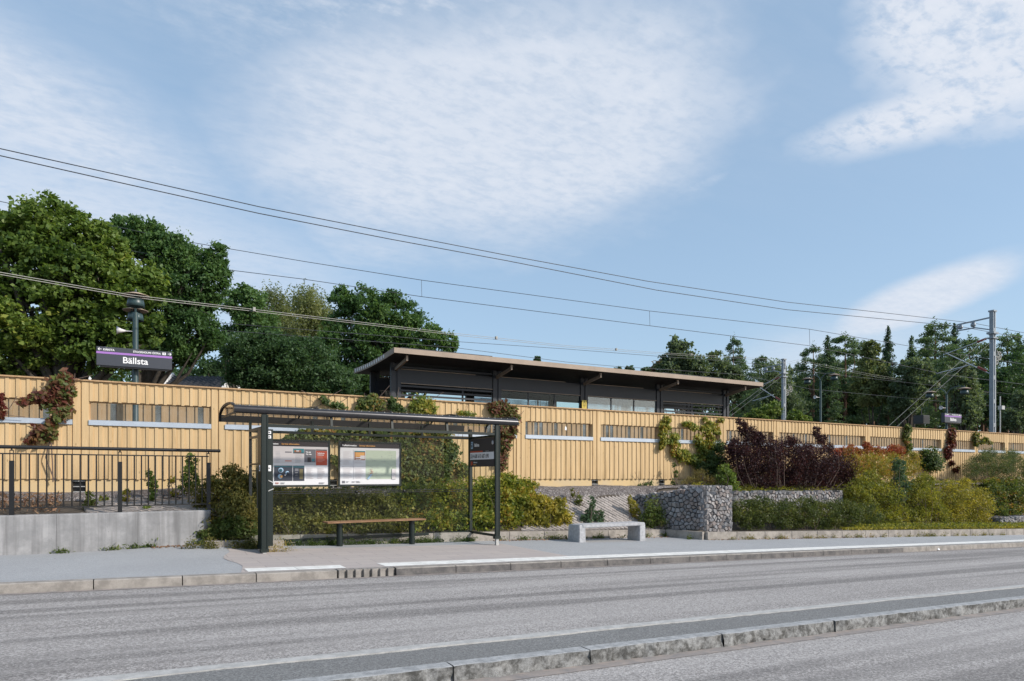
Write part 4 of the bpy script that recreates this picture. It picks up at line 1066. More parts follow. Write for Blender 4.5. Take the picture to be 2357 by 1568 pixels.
def name_sign(s0, s1, t, z0, z1, label, detail=True):
    w = s1 - s0; h = z1 - z0; root = empty('name_sign', (s0, t, z0))
    m = MB(); m.box(0, w, 0, .16, 0, h); m.build('panel', M['sign_dark'], root, bevel=.006)
    m = MB(); m.box(0, w, -.0035, .0, h * .625, h * .735); m.build('purple_band', M['purple'], root)
    m = MB(); m.box(w * .05, w * .95, .02, .14, -.03, -.001); m.build('under_shadow', M['black'], root)  # black box standing for the shadow under the sign
    def tx(body, x, z, size, bold=.0, align='LEFT', sx=1.0): text('lettering', body, size, M['text_white'], root, (x, -.003, z), (R(90), 0, 0), bold, sx, align, .001)
    tx('Bällsta', w * .505, h * .19, .205, .0032, 'CENTER', 1.0)
    tx('KÅRSTA', w * .085, h * .80, .062, .0016); tx('STOCKHOLMS ÖSTRA', w * .845, h * .80, .062, .0016, 'RIGHT', .93)
    m = MB()
    def arrow(x, zc, dr):
        m.box(x - .035, x + .035, -.0035, -.0002, zc - .006, zc + .006)
        for sgn in (-1, 1): m.bar((x + dr * .036, -.0022, zc), (x + dr * .006, -.0022, zc + sgn * .030), .0028, .013, up=(0, 0, 1) if False else (1, 0, 0))
    arrow(w * .045, h * .86, -1); arrow(w * .965, h * .86, 1); m.build('arrow', M['text_white'], root)
    m = MB(); m.box(w * .868, w * .915, -.0035, -.0002, h * .79, h * .925); m.build('metro_symbol', M['text_white'], root)
    text('lettering', 'T', .055, M['sign_dark'], root, (w * .892, -.0045, h * .808), (R(90), 0, 0), .0016, 1, 'CENTER', .0006)
    tag(root, label, 'sign', 'station name signs'); return root
name_sign(-.715, .835, 18.26, 4.035, 4.465, 'large dark station name sign with a purple stripe on the left lamp pole')
name_sign(33.6, 35.02, 18.26, 4.035, 4.47, 'small far station name sign with a purple stripe left of the big mast')
m = MB(); m.box(0, .55, 0, .5, 0, .42); db = m.build('display_case', M['dark_grey'], bevel=.01); db.location = (33.75, 19.35, 4.05)
m = MB(); m.box(.04, .51, -.004, .001, .06, .36); m.build('screen', M['black'], db); m = MB(); m.bar((.28, .25, .42), (.28, .25, .8), .03); m.build('bracket', M['dark_grey'], db)
tag(db, 'dark display case hanging beside the far name sign', 'display')

# canopy on the platform
cn = empty('platform_canopy', (6.4, 18.3, 1.15)); co = Vector(cn.location)
def zc(t):   # roof underside across
    q = min(1, (t - 18.3) / 3.9); return 4.93 - .055 * math.sin(q * math.pi) - .06 * q
A0, A1, TF, TB = 6.4, 21.25, 18.3, 22.2
nt2 = 12; ts = [TF + (TB - TF) * i / nt2 for i in range(nt2 + 1)]
m = MB(); vs = [(x - co.x, t - co.y, zc(t) + .006 - co.z) for x in (A0 + .03, A1 - .03) for t in ts]; k = nt2 + 1
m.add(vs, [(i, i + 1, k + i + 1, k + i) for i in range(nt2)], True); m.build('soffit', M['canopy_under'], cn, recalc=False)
m = MB(); vs = [(x - co.x, t - co.y, zc(t) + .15 - co.z) for x in (A0, A1) for t in ts]; m.add(vs, [(i, i + 1, k + i + 1, k + i) for i in range(nt2)], True); m.build('roof_sheet', M['canopy_edge'], cn, recalc=False)
m = MB(); m.box(0, A1 - A0, -.03, .0, zc(TF) - co.z + .01, zc(TF) + .155 - co.z); m.box(0, A1 - A0, TB - TF, TB - TF + .03, zc(TB) - co.z, zc(TB) + .15 - co.z)
for x in (0, A1 - A0):
    for i in range(nt2): m.bar((x, ts[i] - co.y, zc(ts[i]) + .075 - co.z), (x, ts[i + 1] - co.y, zc(ts[i + 1]) + .075 - co.z), .02, .16)
m.build('roof_edge', M['canopy_edge'], cn)
for i in range(14):
    y = .8 + i * .22; zq = zc(TF + y) - co.z; m = MB(); m.box(-.018, -.012, y, y + .09, zq + .03, zq + .13); m.build('light_gap', M['trim_white'], cn)  # white plates stand for light showing through gaps in the roof end
cols = [6.85 + 3.41 * i for i in range(5)]
for s in cols:
    for tc in (19.5, 21.5):
        m = MB(); x = s - co.x; y = tc - co.y
        for dx in (-.13, .06): m.box(x + dx, x + dx + .11, y - .06, y + .06, 0, zc(tc) - co.z + .01)
        m.box(x - .02, x + .06, y - .03, y + .03, 0, zc(tc) - co.z)
        m.build('column', M['canopy_dark'], cn)
    m = MB(); y = 19.5 - co.y; x = s - co.x
    m.bar((x, y - .06, zc(19.5) - co.z - .20), (x, .18, zc(18.45) - co.z - .10), .06, .09); m.bar((x, .18, zc(18.45) - co.z - .14), (x, .18, zc(18.4) - co.z + .01), .06, .06); m.build('bracket', M['canopy_edge'], cn)
for i in range(4):
    a = cols[i] + .18 - co.x; b = cols[i + 1] - .14 - co.x; y = 19.5 - co.y
    for yy in (y, 21.5 - co.y):
        m = MB(); m.box(a, b, yy - .03, yy + .03, 4.28 - co.z, 4.68 - co.z); bm_ = m.build('beam_panel', M['canopy_dark'], cn)
        m = MB(); m.box(a, a + (b - a) * .8, yy - .055, yy - .031, 4.682 - co.z, 4.70 - co.z); m.box(a, b, yy - .05, yy - .031, 4.26 - co.z, 4.279 - co.z); m.build('ledge', M['canopy_edge'], bm_)
    yb = 21.5 - co.y
    if i in (0, 3):
        m = MB()
        for kk in range(22):
            z = 1.2 + kk * .14 - .0
            m.box(a, b, y - .02, y + .015 if i == 0 else y + .01, z, z + .055)
        m.build('louvres', M['canopy_dark'], cn)
        m = MB(); m.box(a + (b - a) * .66, a + (b - a) * .66 + .05, y + .02, y + .06, 0, 3.1); m.build('mullion', M['canopy_dark'], cn)
    else:
        m = MB(); m.box(a, b, y - .004, y + .004, .3, 3.10); m.build('glass_panel', M['grey_glass'] if i == 2 else M['glass'], cn)
        m = MB(); 
        for q in (1 / 3, 2 / 3): m.box(a + (b - a) * q - .02, a + (b - a) * q + .02, y - .02, y + .02, .3, 3.1)
        m.box(a, b, y - .02, y + .02, 3.1, 3.13); m.build('glass_frame', M['canopy_dark'], cn)
    m = MB(); m.box(a, b, yb - .004, yb + .004, .3, 3.10); m.build('glass_panel', M['grey_glass'] if i in (1,) else M['glass'], cn)
tag(cn, 'dark platform canopy with a pale roof edge, double columns and glazed bays', 'platform roof')
m = MB(); ws = empty('warning_sign', at_t(1345, 931, 19.38)); w, h = .185, .29
m.box(-w / 2 * 1.05, w / 2 * 1.05, 0, .01, -h / 2, h / 2); m.build('plate', M['yellow'], ws)
m = MB()
tri = [(-.06, .01), (.06, .01), (0, .115)]
for i in range(3): a = tri[i]; b = tri[(i + 1) % 3]; m.bar((a[0], -.002, a[1]), (b[0], -.002, b[1]), .003, .010, up=(0, 0, 1) if abs(a[1] - b[1]) < .01 else (1, 0, 0))
m.add([(.004, -.003, .095), (-.016, -.003, .055), (.0, -.003, .055), (-.006, -.003, .022), (.018, -.003, .066), (.003, -.003, .066)], [(0, 1, 2), (2, 3, 4, 5), (0, 2, 5)])
for z, ww in ((-.025, .06), (-.04, .055), (-.055, .06), (-.085, .045), (-.10, .05)): m.box(-ww, ww, -.003, -.0005, z, z + .006)
m.build('symbol', M['black'], ws); tag(ws, 'yellow high voltage warning sign on a canopy column', 'warning sign')

# overhead line masts
def mast(s, t, ztop, label, armz, seed):
    root = empty('line_mast', (s, t, 1.15)); B = 1.15; H = ztop - B
    for dx in (-.15, .09):
        m = MB(); m.box(dx, dx + .06, -.10, .10, 0, H); m.build('channel', M['mast'] if dx < 0 else M['mast_light'], root)
    m = MB(); z = .4
    while z < H - .2: m.box(-.09, .09, -.085, -.075, z, z + .22); m.box(-.09, .09, .075, .085, z, z + .22); z += 1.25
    m.build('tie_plates', M['mast'], root)
    m = MB(); m.box(-.2, .2, -.14, .14, H - .08, H); m.build('cap', M['mast'], root)
    m = MB(); m.bar((0, .1, H - .35), (0, 1.75, H - .42), .07, .07); m.bar((0, .1, H - 1.0), (0, .85, H - .75), .06, .06); m.bar((0, .85, H - .75), (0, 1.75, H - .75), .06, .06); m.bar((0, 1.75, H - .42), (0, 1.75, H - .78), .06, .06); m.bar((0, .9, H - .42), (0, .9, H - .75), .06, .06); m.build('bracket', M['mast'], root)
    for yy in (.95, 1.6):
        m = MB(); m.lathe((0, yy, H - .58), [(0, .16), (.06, .16), (.06, .10), (.12, .08), (.13, -.05), (.08, -.11), (0, -.12)], 12); m.build('insulator', M['mast'], root)
    m = MB(); zr = 8.95 - B; m.box(-.3, .3, -.18, .18, zr, zr + .10); m.box(-.3, .3, -.16, .16, zr - .25, zr - .18); m.build('collar', M['mast'], root)
    # cantilever
    z1 = zr - .15; z2 = 6.9 - B; yend = 2.35
    m = MB(); m.tube([(0, .15, z1), (0, yend + .15, z1 - .55)], .022, 8); m.tube([(0, .15, z2), (0, yend, z1 - .48)], .026, 8); m.tube([(0, .9, z2 + .62), (0, yend + .5, z2 + .35)], .025, 8); m.tube([(0, 1.35, z2 + .55), (0, 2.3, z2 + .28)], .012, 6); m.build('cantilever', M['mast_light'], root)
    for a, b in (((0, .3, z1 - .03), (0, .75, z1 - .14)), ((0, .3, z2 + .15), (0, .72, z2 + .42))):
        m = MB(); m.tube([a, b], .06, 10); m.build('insulator', M['red_ins'], root)
    for (dx, dy, dz) in ((.42, 0, 7.6 - B), (1.05, .1, 7.9 - B)):
        m = MB(); r = .23; P_ = []
        m.lathe((dx, dy, dz), [(r - .03, -.02), (r, -.03), (r, .03), (r - .03, .02), (r - .03, -.02)], 20, Matrix.Rotation(R(90), 3, 'X'))
        for k in range(5):
            a = k * math.pi * .4; m.bar((dx, dy, dz), (dx + (r - .02) * math.cos(a), dy, dz + (r - .02) * math.sin(a)), .03, .03, up=(0, 1, 0))
        m.bar((dx - .25, dy, dz + .25), (dx, dy, dz), .03, .04); m.build('tension_wheel', M['wire_light'], root)
    root.scale = (.82, 1, 1); tag(root, label, 'mast', 'overhead line masts'); return root
m2s, m2t = 39.6, 19.1
mast(m2s, m2t, 10.2, 'big steel overhead line mast with a bracket arm at the far right', 9.5, 1)
m1s, m1t = 41.7, 34.0
mast(m1s, m1t, 10.05, 'smaller pale overhead line mast right of the canopy roof', 9.5, 2)
m = MB(); m.tube([(0, 0, 0), (0, 0, 3.3)], .03, 8); m.box(-.02, .26, -.1, .1, 2.6, 2.8); m.box(-.0, .35, -.12, .1, .0, .12); o = m.build('cable_post', M['galv']); o.location = (40.15, 19.0, 2.4); tag(o, 'thin pale cable post with a small box beside the big mast', 'post')

def wire(pts, r, label, m='wire', group='overhead wires', sag=0.0, clips=None):
    P3 = []
    for a, b in zip(pts[:-1], pts[1:]):
        a = Vector(a); b = Vector(b); n = max(2, int((b - a).length / 2.0))
        for i in range(n): q = i / n; p = a.lerp(b, q); p.z -= sag * 4 * q * (1 - q); P3.append(p)
    P3.append(Vector(pts[-1]))
    mb = MB(); mb.tube(P3, r, 5); 
    if clips:
        for i in range(0, len(P3) - 1, clips): p = P3[i]; mb.box(p.x - .03, p.x + .03, p.y - .05, p.y + .05, p.z - .05, p.z + .05)
    o = mb.build('overhead_wire', M[m]); tag(o, label, 'wire', group); return o
def wpx(lst, t): return [at_t(x, y, t) for x, y in lst]
Y9 = 9.15
iA = (m2s, m2t + .95, 9.72); iB = (m2s, m2t + 1.6, 9.66)
wire(wpx([(-60, 329), (300, 409), (596, 476), (900, 536), (1157, 586), (1490, 647.5), (1810, 695.5), (2050, 722)], 19.9) + [iA, (75, 20.1, 9.9)], .013, 'uppermost dark wire crossing the whole sky')
wire(wpx([(-60, 345), (300, 426), (596, 491.5), (900, 551), (1170, 601), (1511, 668), (1810, 713), (2050, 736)], 20.5) + [iB, (75, 20.6, 9.7)], .014, 'second dark wire just under the uppermost wire')
def wps(lst, s1, t1, t0):   # wire running diagonally across the tracks: t1 at s1, t0 at s=0
    out = []
    for x, y in lst:
        d = ray(x, y); k_ = (t1 - t0) / s1; k = t0 / (d[1] - k_ * d[0]); out.append(Vector((k * d[0], k * d[1], EYE + k * d[2])))
    return out
wire(wps([(-40, 455), (410, 553), (700, 602), (970, 645), (1495, 716), (1863, 758)], m2s, 21.4, 30) + [(m2s, 21.4, 8.35), (80, 21.4, 8.4)], .013, 'messenger wire with droppers above the canopy')
wire(wps([(-40, 510), (530, 622), (700, 643), (970, 683), (1495, 750), (1863, 796)], m2s, 21.4, 30) + [(m2s, 21.4, 7.1), (80, 21.4, 7.2)], .013, 'contact wire hanging under the messenger wire')
for (x, a, b) in ((970, 645, 683), (1495, 716, 750), (1863, 758, 795)):
    mb = MB(); mb.tube([wps([(x, a)], m2s, 21.4, 30)[0], wps([(x + 1, b)], m2s, 21.4, 30)[0]], .009, 5); o = mb.build('dropper_wire', M['wire']); tag(o, {970: 'short vertical dropper between two wires left of centre', 1495: 'short vertical dropper between two wires right of centre', 1863: 'short vertical dropper between two wires above the far wood'}[x], 'wire')
wire(wps([(-40, 620), (300, 679), (585, 712.5), (1043, 767), (1304, 795.5), (1512, 811.5), (1765, 826)], m1s, 34, 17.4) + [(m1s, 34, 9.75)] + wpx([(1836.7, 828.5), (1900.7, 841), (2006, 862), (2200, 893), (2450, 929)], 34), .0075, 'pale twin cable passing the left mast, upper strand', 'wire_light', clips=4)
wire(wps([(-40, 625), (300, 684), (585, 717), (1043, 771), (1304, 799), (1512, 815), (1765, 829.5)], m1s, 34.15, 17.5) + [(m1s, 34.15, 9.63)] + wpx([(1836.7, 833), (1900.7, 845.5), (2006, 866), (2200, 897), (2450, 933)], 34.15), .0075, 'pale twin cable passing the left mast, lower strand', 'wire_light')
wire(wpx([(-40, 700), (1043, 786), (1304, 803.6), (1507, 819.7), (1700, 833)], 32) + [(m1s, 32.2, 8.9), (90, 32, 8.9)], .012, 'thin wire just above the canopy roof')
wire(wpx([(-40, 720), (1043, 800), (1304, 833.6), (1411, 843), (1700, 862)], 31.8) + [(m1s, 31.8, 7.6), (90, 31.8, 7.6)], .012, 'lowest thin wire almost touching the canopy roof')
for dz, dt, lb in ((0, 0, 'upper'), (-.28, .3, 'lower')):
    mb = MB(); mb.tube([(m2s - .1, m2t, 9.0 + dz * 1.6), (m2s - 14, m2t + dt, 9.0 + dz * 2 - 8.1)], .007, 5); o = mb.build('guy_wire', M['guy']); tag(o, f'slanting steel guy rod of the big mast, {lb} of the pair', 'guy wire')
    mb = MB(); mb.tube([(m1s - .1, m1t, 9.1 + dz), (m1s - 13, m1t + dt, 9.1 + dz * 2 - 7.6)], .008, 5); o = mb.build('guy_wire', M['guy']); tag(o, f'slanting steel guy rod right of the canopy, {lb} of the pair', 'guy wire')

# houses beyond the station
def house(px, py_top, yc, wd, dp, label, rz=.0, verge=True, hgt=1.6):
    c = at_d(px, py_top, yc); root = empty('house', (c.x, c.y, 1.15), rz); zr = (c.z - EYE) * (yc + dp / 2) / yc + EYE - 1.15; ze = zr - hgt
    m = MB(); m.box(-wd / 2 + .3, wd / 2 - .3, .3, dp - .3, 0, ze); m.prism([(.35, ze), (dp - .35, ze), (dp / 2, zr - .15)], 'x', -wd / 2 + .3, wd / 2 - .3); m.build('wall', M['render'], root)
    m = MB(); 
    n = int(wd / .3)
    for sgn, (y0, y1) in ((1, (-.1, dp / 2)), (-1, (dp + .1, dp / 2))):
        vs = []; rows = 12
        for i in range(n * 4 + 1):
            x = -wd / 2 + wd * i / (n * 4); b_ = .035 * math.sin(i * math.pi / 2)
            for r_ in range(rows + 1):
                q = r_ / rows; vs.append((x, y0 + (y1 - y0) * q, ze + (zr - ze) * q + b_ + .0)); vs.append((x, y0 + (y1 - y0) * (q + .9 / rows if r_ < rows else q), ze + (zr - ze) * q + b_ + (.03 if r_ < rows else 0) + (zr - ze) * .0))
        kk = (rows + 1) * 2
        m.add(vs, [(i * kk + j, (i + 1) * kk + j, (i + 1) * kk + j + 1, i * kk + j + 1) for i in range(n * 4) for j in range(kk - 1)])
    rf = m.build('roof', M['tile'], root, recalc=False)
    m = MB()
    for x in (-wd / 2, wd / 2): m.bar((x, -.12, ze + .02), (x, dp / 2, zr + .06), .06, .22); m.bar((x, dp + .12, ze + .02), (x, dp / 2, zr + .06), .06, .22)
    m.build('verge', M['trim_white'], root)
    for xx in (-wd * .25, wd * .2):
        m = MB(); m.box(xx - .5, xx + .5, .25, .29, .9, 2.0); wf = m.build('window', M['trim_white'], root); m = MB(); m.box(xx - .42, xx + .42, .235, .249, .98, 1.92); m.build('pane', M['black'], wf)
    tag(root, label, 'house'); return root
house(422, 866, 36, 3.3, 6, 'house with a black tiled roof and white verge right of the left name sign', -TH + .1)
house(70, 850, 40, 2.8, 5, 'house with a black tiled roof mostly hidden by the maple at the far left', -TH)

# ================================================================ TREES
broadleaf('maple_tree', lobes_d([(60, 590, 130, 110), (190, 640, 140, 130), (110, 508, 84, 66), (250, 590, 60, 60), (20, 540, 70, 60), (290, 720, 90, 110), (100, 740, 150, 120), (240, 800, 110, 70), (210, 540, 62, 50), (-70, 650, 120, 180), (340, 650, 50, 60), (50, 830, 120, 60)], 21.5, .75), 105000, .125, L['maple'], 'tall broad maple with yellow green leaves at the left edge', 'tree', r=.32, k=42, cr=.27, shell=.45, flat=.55, up=.5, aspect=.75, ntips=40)
broadleaf('oak_tree', lobes_d([(330, 552, 66, 62), (290, 545, 50, 50), (400, 590, 70, 70), (430, 670, 80, 80), (490, 640, 40, 70), (450, 760, 70, 60), (370, 700, 80, 80), (498, 596, 28, 48), (400, 812, 70, 34)], 27, .8), 70000, .12, L['oak'], 'dark oak between the maple and the birches', 'tree', trunk_xy=tuple(at_d(318, 1000, 27))[:2], r=.26, k=34, cr=.30, shell=.5, ntips=26)
broadleaf('ash_tree', lobes_d([(560, 700, 50, 50), (590, 740, 50, 60), (540, 790, 40, 50)], 38), 18000, .15, L['oak'], 'small leafy tree behind the oak, left of the birches', 'tree', r=.15, k=24, cr=.32)

def birch(name, px, yc, label, n=9000, lm='birch', size=.13, group=None, r=.13):
    rng = rng_next(); lb = lobes_d(px, yc); cen = np.array(lb)[:, :3].mean(0); root = empty(name, (cen[0], cen[1], 1.15)); off = np.array([cen[0], cen[1], 1.15])
    S = cluster_pts(rng, lb, n // 14, 40, .3, .5)
    k = 14; st_ = np.repeat(S, k, 0); q = np.tile(np.arange(k), len(S))[:, None] * 1.0
    sway = np.repeat(rng.normal(size=(len(S), 3)) * .03, k, 0); sway[:, 2] = -.085 * (.7 + .6 * np.repeat(rng.random(len(S)), k))
    C = st_ + sway * q + rng.normal(size=st_.shape) * .05
    np_mesh('crown', leaves(rng, C, size, .5, .1) - off, 4, L[lm], root)
    mb = MB(); h = cen[2] - 1.15; mb.tube([(0, 0, 0), (.1, 0, h * .5), (0, .05, h), (.1, 0, h + max(l[5] for l in lb) * .9)], [r, r * .8, r * .5, r * .1], 8); limbs(mb, (0, 0, h * .6), S[rng.integers(0, len(S), 14)] - off, r * .35, rng); limbs(mb, (0, .05, h), S[rng.integers(0, len(S), 10)] - off, r * .25, rng)
    mb.build('trunk', M['bark_birch'], root); tag(root, label, 'tree', group); return root
birch('birch_tree', [(625, 700, 40, 55), (640, 780, 50, 60), (600, 840, 45, 60), (650, 740, 40, 60)], 44, 'left of two drooping pale birches behind the station', 30000)
birch('birch_tree', [(705, 690, 50, 50), (720, 770, 55, 70), (700, 850, 60, 60), (740, 740, 36, 60)], 46, 'right of two drooping pale birches behind the station', 40000)
broadleaf('oak_tree', lobes_d([(790, 700, 36, 45), (850, 720, 62, 68), (910, 735, 66, 70), (960, 770, 55, 60), (1000, 790, 36, 40), (1035, 790, 22, 36), (870, 800, 90, 60), (780, 800, 55, 90), (960, 850, 70, 60), (830, 880, 90, 40), (1025, 850, 34, 50)], 42, .8), 80000, .165, L['oak'], 'large dark oak behind the left end of the canopy', 'tree', r=.35, k=30, cr=.30, ntips=30)
broadleaf('lime_tree', lobes_d([(600, 820, 95, 62), (690, 835, 95, 66), (590, 870, 72, 50), (760, 880, 80, 50), (650, 880, 110, 40), (620, 790, 50, 34)], 31, .8), 70000, .115, L['dark'], 'low dense dark green tree in front of the birches', 'tree', r=.2, k=38, cr=.30, shell=.6)
broadleaf('round_tree', lobes_d([(470, 860, 60, 40), (530, 850, 40, 60)], 44), 9000, .15, L['dark'], 'dark treetop between the name sign and the low dense tree', 'tree', k=20)
# small far treetops over the roof
for i, (x, y, r_, lb) in enumerate(((1238, 823, 9, 'tiny far round treetop peeping over the canopy roof'), (1422, 848, 12, 'small far treetop over the right half of the canopy roof'), (1450, 845, 12, 'small far pointed treetop beside another over the canopy roof'), (1490, 848, 16, 'small far treetop just left of the grove over the canopy'))):
    broadleaf('far_tree', lobes_d([(x, y + 4, r_, 9), (x, y + 24, r_ * 1.1, 20)], 95), 2600, .26, L['dark'], lb, 'tree', k=10, cr=.4, r=.15, ntips=4)
broadleaf('aspen_tree', lobes_d([(1570, 820, 42, 44), (1540, 850, 40, 40), (1600, 850, 45, 45), (1560, 890, 60, 50), (1600, 915, 60, 40), (1555, 795, 20, 24)], 66, .8), 26000, .26, L['willow'], 'leafy grey green tree rising over the right part of the canopy', 'tree', r=.25, k=26, cr=.3, up=.1)
broadleaf('aspen_tree', lobes_d([(1650, 850, 36, 46), (1680, 880, 40, 50), (1640, 900, 40, 50), (1720, 920, 30, 40)], 68, .8), 18000, .26, L['willow'], 'leafy tree just right of the grey green tree over the canopy end', 'tree', r=.22, k=22, cr=.3, up=.1)
broadleaf('red_tree', lobes_d([(1518, 850, 22, 26), (1522, 880, 26, 30)], 70), 5000, .24, leaf_mat('leaf_bronze', [(.1, (.03, .03, .018)), (.6, (.07, .05, .03)), (1, (.10, .07, .04))]), 'bronze tinted tree at the left of the grove over the canopy', 'tree', k=14, r=.15)

# conifers: prototypes built once, then copied
def conifer_mesh(kind, seed, H=16.0):
    rng = np.random.default_rng(seed); C = []; D = []
    if kind == 'spruce':
        z = H * .12
        while z < H:
            q = (z / H); R_ = (1 - q) ** .85 * H * .17 + .12; nb = 9 if q < .9 else 5
            for b in range(nb):
                a = rng.random() * 6.28; ln = R_ * (.7 + .5 * rng.random()); n = int(10 + ln * 26)
                t_ = rng.random(n) ** .8; droop = -.28 * t_ * ln + .12 * t_ ** 3 * ln
                p = np.stack([np.cos(a) * t_ * ln, np.sin(a) * t_ * ln, z + droop], 1) + rng.normal(size=(n, 3)) * np.array([.09, .09, .07]) * (1 + ln * .35)
                C.append(p)
            z += .26 + .2 * rng.random() * (1 - q)
        n = 40; C.append(np.stack([rng.normal(size=n) * .05, rng.normal(size=n) * .05, H + .5 * rng.random(n) - .3], 1))
        return np.concatenate(C)
    else:
        z0 = H * (.28 + .1 * rng.random()); 
        for b in range(74):
            q = rng.random() ** .75; z = z0 + (H - z0) * q; R_ = H * .17 * (1 - q) ** .6 * (.5 + .7 * rng.random()) + .35; a = rng.random() * 6.28
            c = np.array([math.cos(a) * R_, math.sin(a) * R_, z + R_ * .18]); r = .55 + .55 * rng.random() * (1.1 - q)
            n = int(190 * r * r + 50); e = rng.normal(size=(n, 3)); e /= np.linalg.norm(e, axis=1)[:, None]; e *= (rng.random(n) ** .4)[:, None] * r; e[:, 2] *= .55
            C.append(c + e)
        n = 50; C.append(np.stack([rng.normal(size=n) * .16, rng.normal(size=n) * .16, H + .2 + rng.normal(size=n) * .25], 1))
        return np.concatenate(C)
protos = {}
for kind in ('spruce', 'pine'):
    for sd_ in (1, 2, 3):
        H = 16.0; C = conifer_mesh(kind, sd_ * 7 + (kind == 'pine') * 3, H); rng = np.random.default_rng(sd_)
        V = leaves(rng, C, .27, .30 if kind == 'spruce' else .34, .15)
        cr = np_mesh('crown', V, 4, L[kind]); mb = MB()
        mb.tube([(0, 0, -.3), (.03, 0, H * .4), (0, .04, H * .75), (0, 0, H)], [.22, .17, .10, .03], 8)
        rr2 = np.random.default_rng(sd_ + 50); limbs(mb, (0, 0, H * .55), C[rr2.integers(0, len(C), 16)], .05, rr2)
        tk = mb.build('trunk', M['bark_pine'])
        protos[kind, sd_] = (cr, tk)
def conifer(kind, var, x, ytop, yc, label, wide=1.0, first=set()):
    c = at_d(x, ytop, yc); H = c.z - 1.15
    root = empty(kind + '_tree', (c.x, c.y, 1.15), (x * 1.7) % 6.28); k = H / 16.3; root.scale = (k * wide, k * wide, k)
    for src in protos[kind, var]:
        if (kind, var) in first: ch = src.copy(); COL.objects.link(ch)
        else: ch = src
        ch.parent = root
    first.add((kind, var)); tag(root, label, 'tree', 'conifers of the wood behind the station'); return root
CN = [('pine', 1, 1688, 780, 72, 'slim pine rising behind the right end of the canopy', .75), ('pine', 2, 1752, 822, 60, 'dark pine just left of the left mast', 1.0),
      ('pine', 3, 1872, 796, 70, 'first dark pine right of the left mast', 1.0), ('spruce', 1, 1905, 770, 66, 'pointed spruce at the left of the main wood', 1.0), ('pine', 1, 1945, 772, 72, 'broad dark pine of the main wood above the left lamp', 1.2),
      ('pine', 2, 1985, 788, 76, 'pine behind the light green tree in the wood', 1.0), ('spruce', 2, 2044, 748, 68, 'tall thin spruce standing above the middle of the wood', .8), ('spruce', 3, 2098, 770, 74, 'short spruce right of the tall thin spruce', .8),
      ('pine', 3, 2152, 742, 70, 'tall broad pine left of the big mast arm', 1.15), ('spruce', 1, 2197, 742, 74, 'narrow spruce top right of the tall broad pine', .9), ('pine', 1, 2232, 778, 78, 'dark pine directly left of the big mast', 1.0), ('pine', 2, 2262, 792, 84, 'low pine top behind the big mast', 1.0),
      ('pine', 3, 2318, 768, 76, 'dark pine right of the big mast', 1.1), ('spruce', 2, 2345, 765, 80, 'spruce at the right edge of the wood', .9), ('pine', 1, 2385, 775, 72, 'pine cut by the right edge of the photograph', 1.2), ('pine', 2, 2010, 830, 84, 'far pine filling the wood behind the round tree', 1.3), ('pine', 3, 1930, 830, 86, 'far pine low behind the left lamp', 1.3), ('pine', 1, 2120, 810, 88, 'far pine behind the round grey tree', 1.3), ('pine', 2, 2185, 800, 64, 'pine with a bare reddish trunk above the far name sign', 1.1), ('pine', 3, 1835, 842, 76, 'small dark pine behind the left mast top', 1.0)]
for kind, v, x, y, yc, lb, wd in CN: conifer(kind, v, x, y, yc, lb, wd)
broadleaf('birch_tree', lobes_d([(2005, 810, 24, 30), (2010, 860, 40, 46), (1990, 900, 36, 40), (2030, 900, 36, 40)], 60), 16000, .22, L['birch'], 'light green birch standing in front of the dark pines', 'tree', r=.09, ntips=5, k=24, cr=.3, up=.1)
broadleaf('round_tree', lobes_d([(2105, 860, 44, 44), (2100, 900, 50, 40), (2080, 930, 40, 34)], 58), 17000, .2, L['willow'], 'round grey green tree in the middle of the wood', 'tree', r=.2, k=30, cr=.25, shell=.6)
broadleaf('willow_tree', lobes_d([(2215, 880, 36, 60), (2225, 940, 40, 50)], 52), 13000, .18, L['willow'], 'tall soft willow left of the foot of the big mast', 'tree', r=.14, k=26, up=.05)
birch('birch_tree', [(1780, 860, 40, 40), (1775, 910, 46, 50), (1810, 920, 40, 50)], 56, 'drooping grey green birch directly left of the left mast', 17000, 'willow', .18)
broadleaf('broadleaf_tree', lobes_d([(1870, 900, 50, 50), (1925, 910, 46, 54), (1960, 940, 44, 40)], 74), 15000, .22, L['dark'], 'dark leafy tree low behind the left platform lamp', 'tree', k=26)
broadleaf('broadleaf_tree', lobes_d([(2290, 900, 50, 70), (2350, 880, 50, 80), (2320, 950, 60, 40), (2400, 920, 50, 70)], 66), 20000, .22, L['dark'], 'dark leafy tree right of the big mast', 'tree', k=30)
broadleaf('sapling', lobes_d([(2330, 965, 36, 32), (2350, 930, 22, 40)], 44), 9000, .12, L['willow'], 'pale green young tree behind the fence at the right edge', 'tree', k=20, r=.06)
broadleaf('shrub', lobes_d([(1752, 955, 30, 22), (1775, 945, 26, 22), (1730, 962, 20, 14)], 36), 6000, .11, L['lime'], 'light green shrub behind the fence left of the left mast', 'shrub', k=18, r=.05, z0=1.2)
broadleaf('shrub', lobes_d([(1830, 960, 20, 20), (1850, 968, 18, 12)], 36), 3500, .11, L['lime'], 'light green shrub behind the fence right of the left mast', 'shrub', k=14, r=.05, z0=1.2)
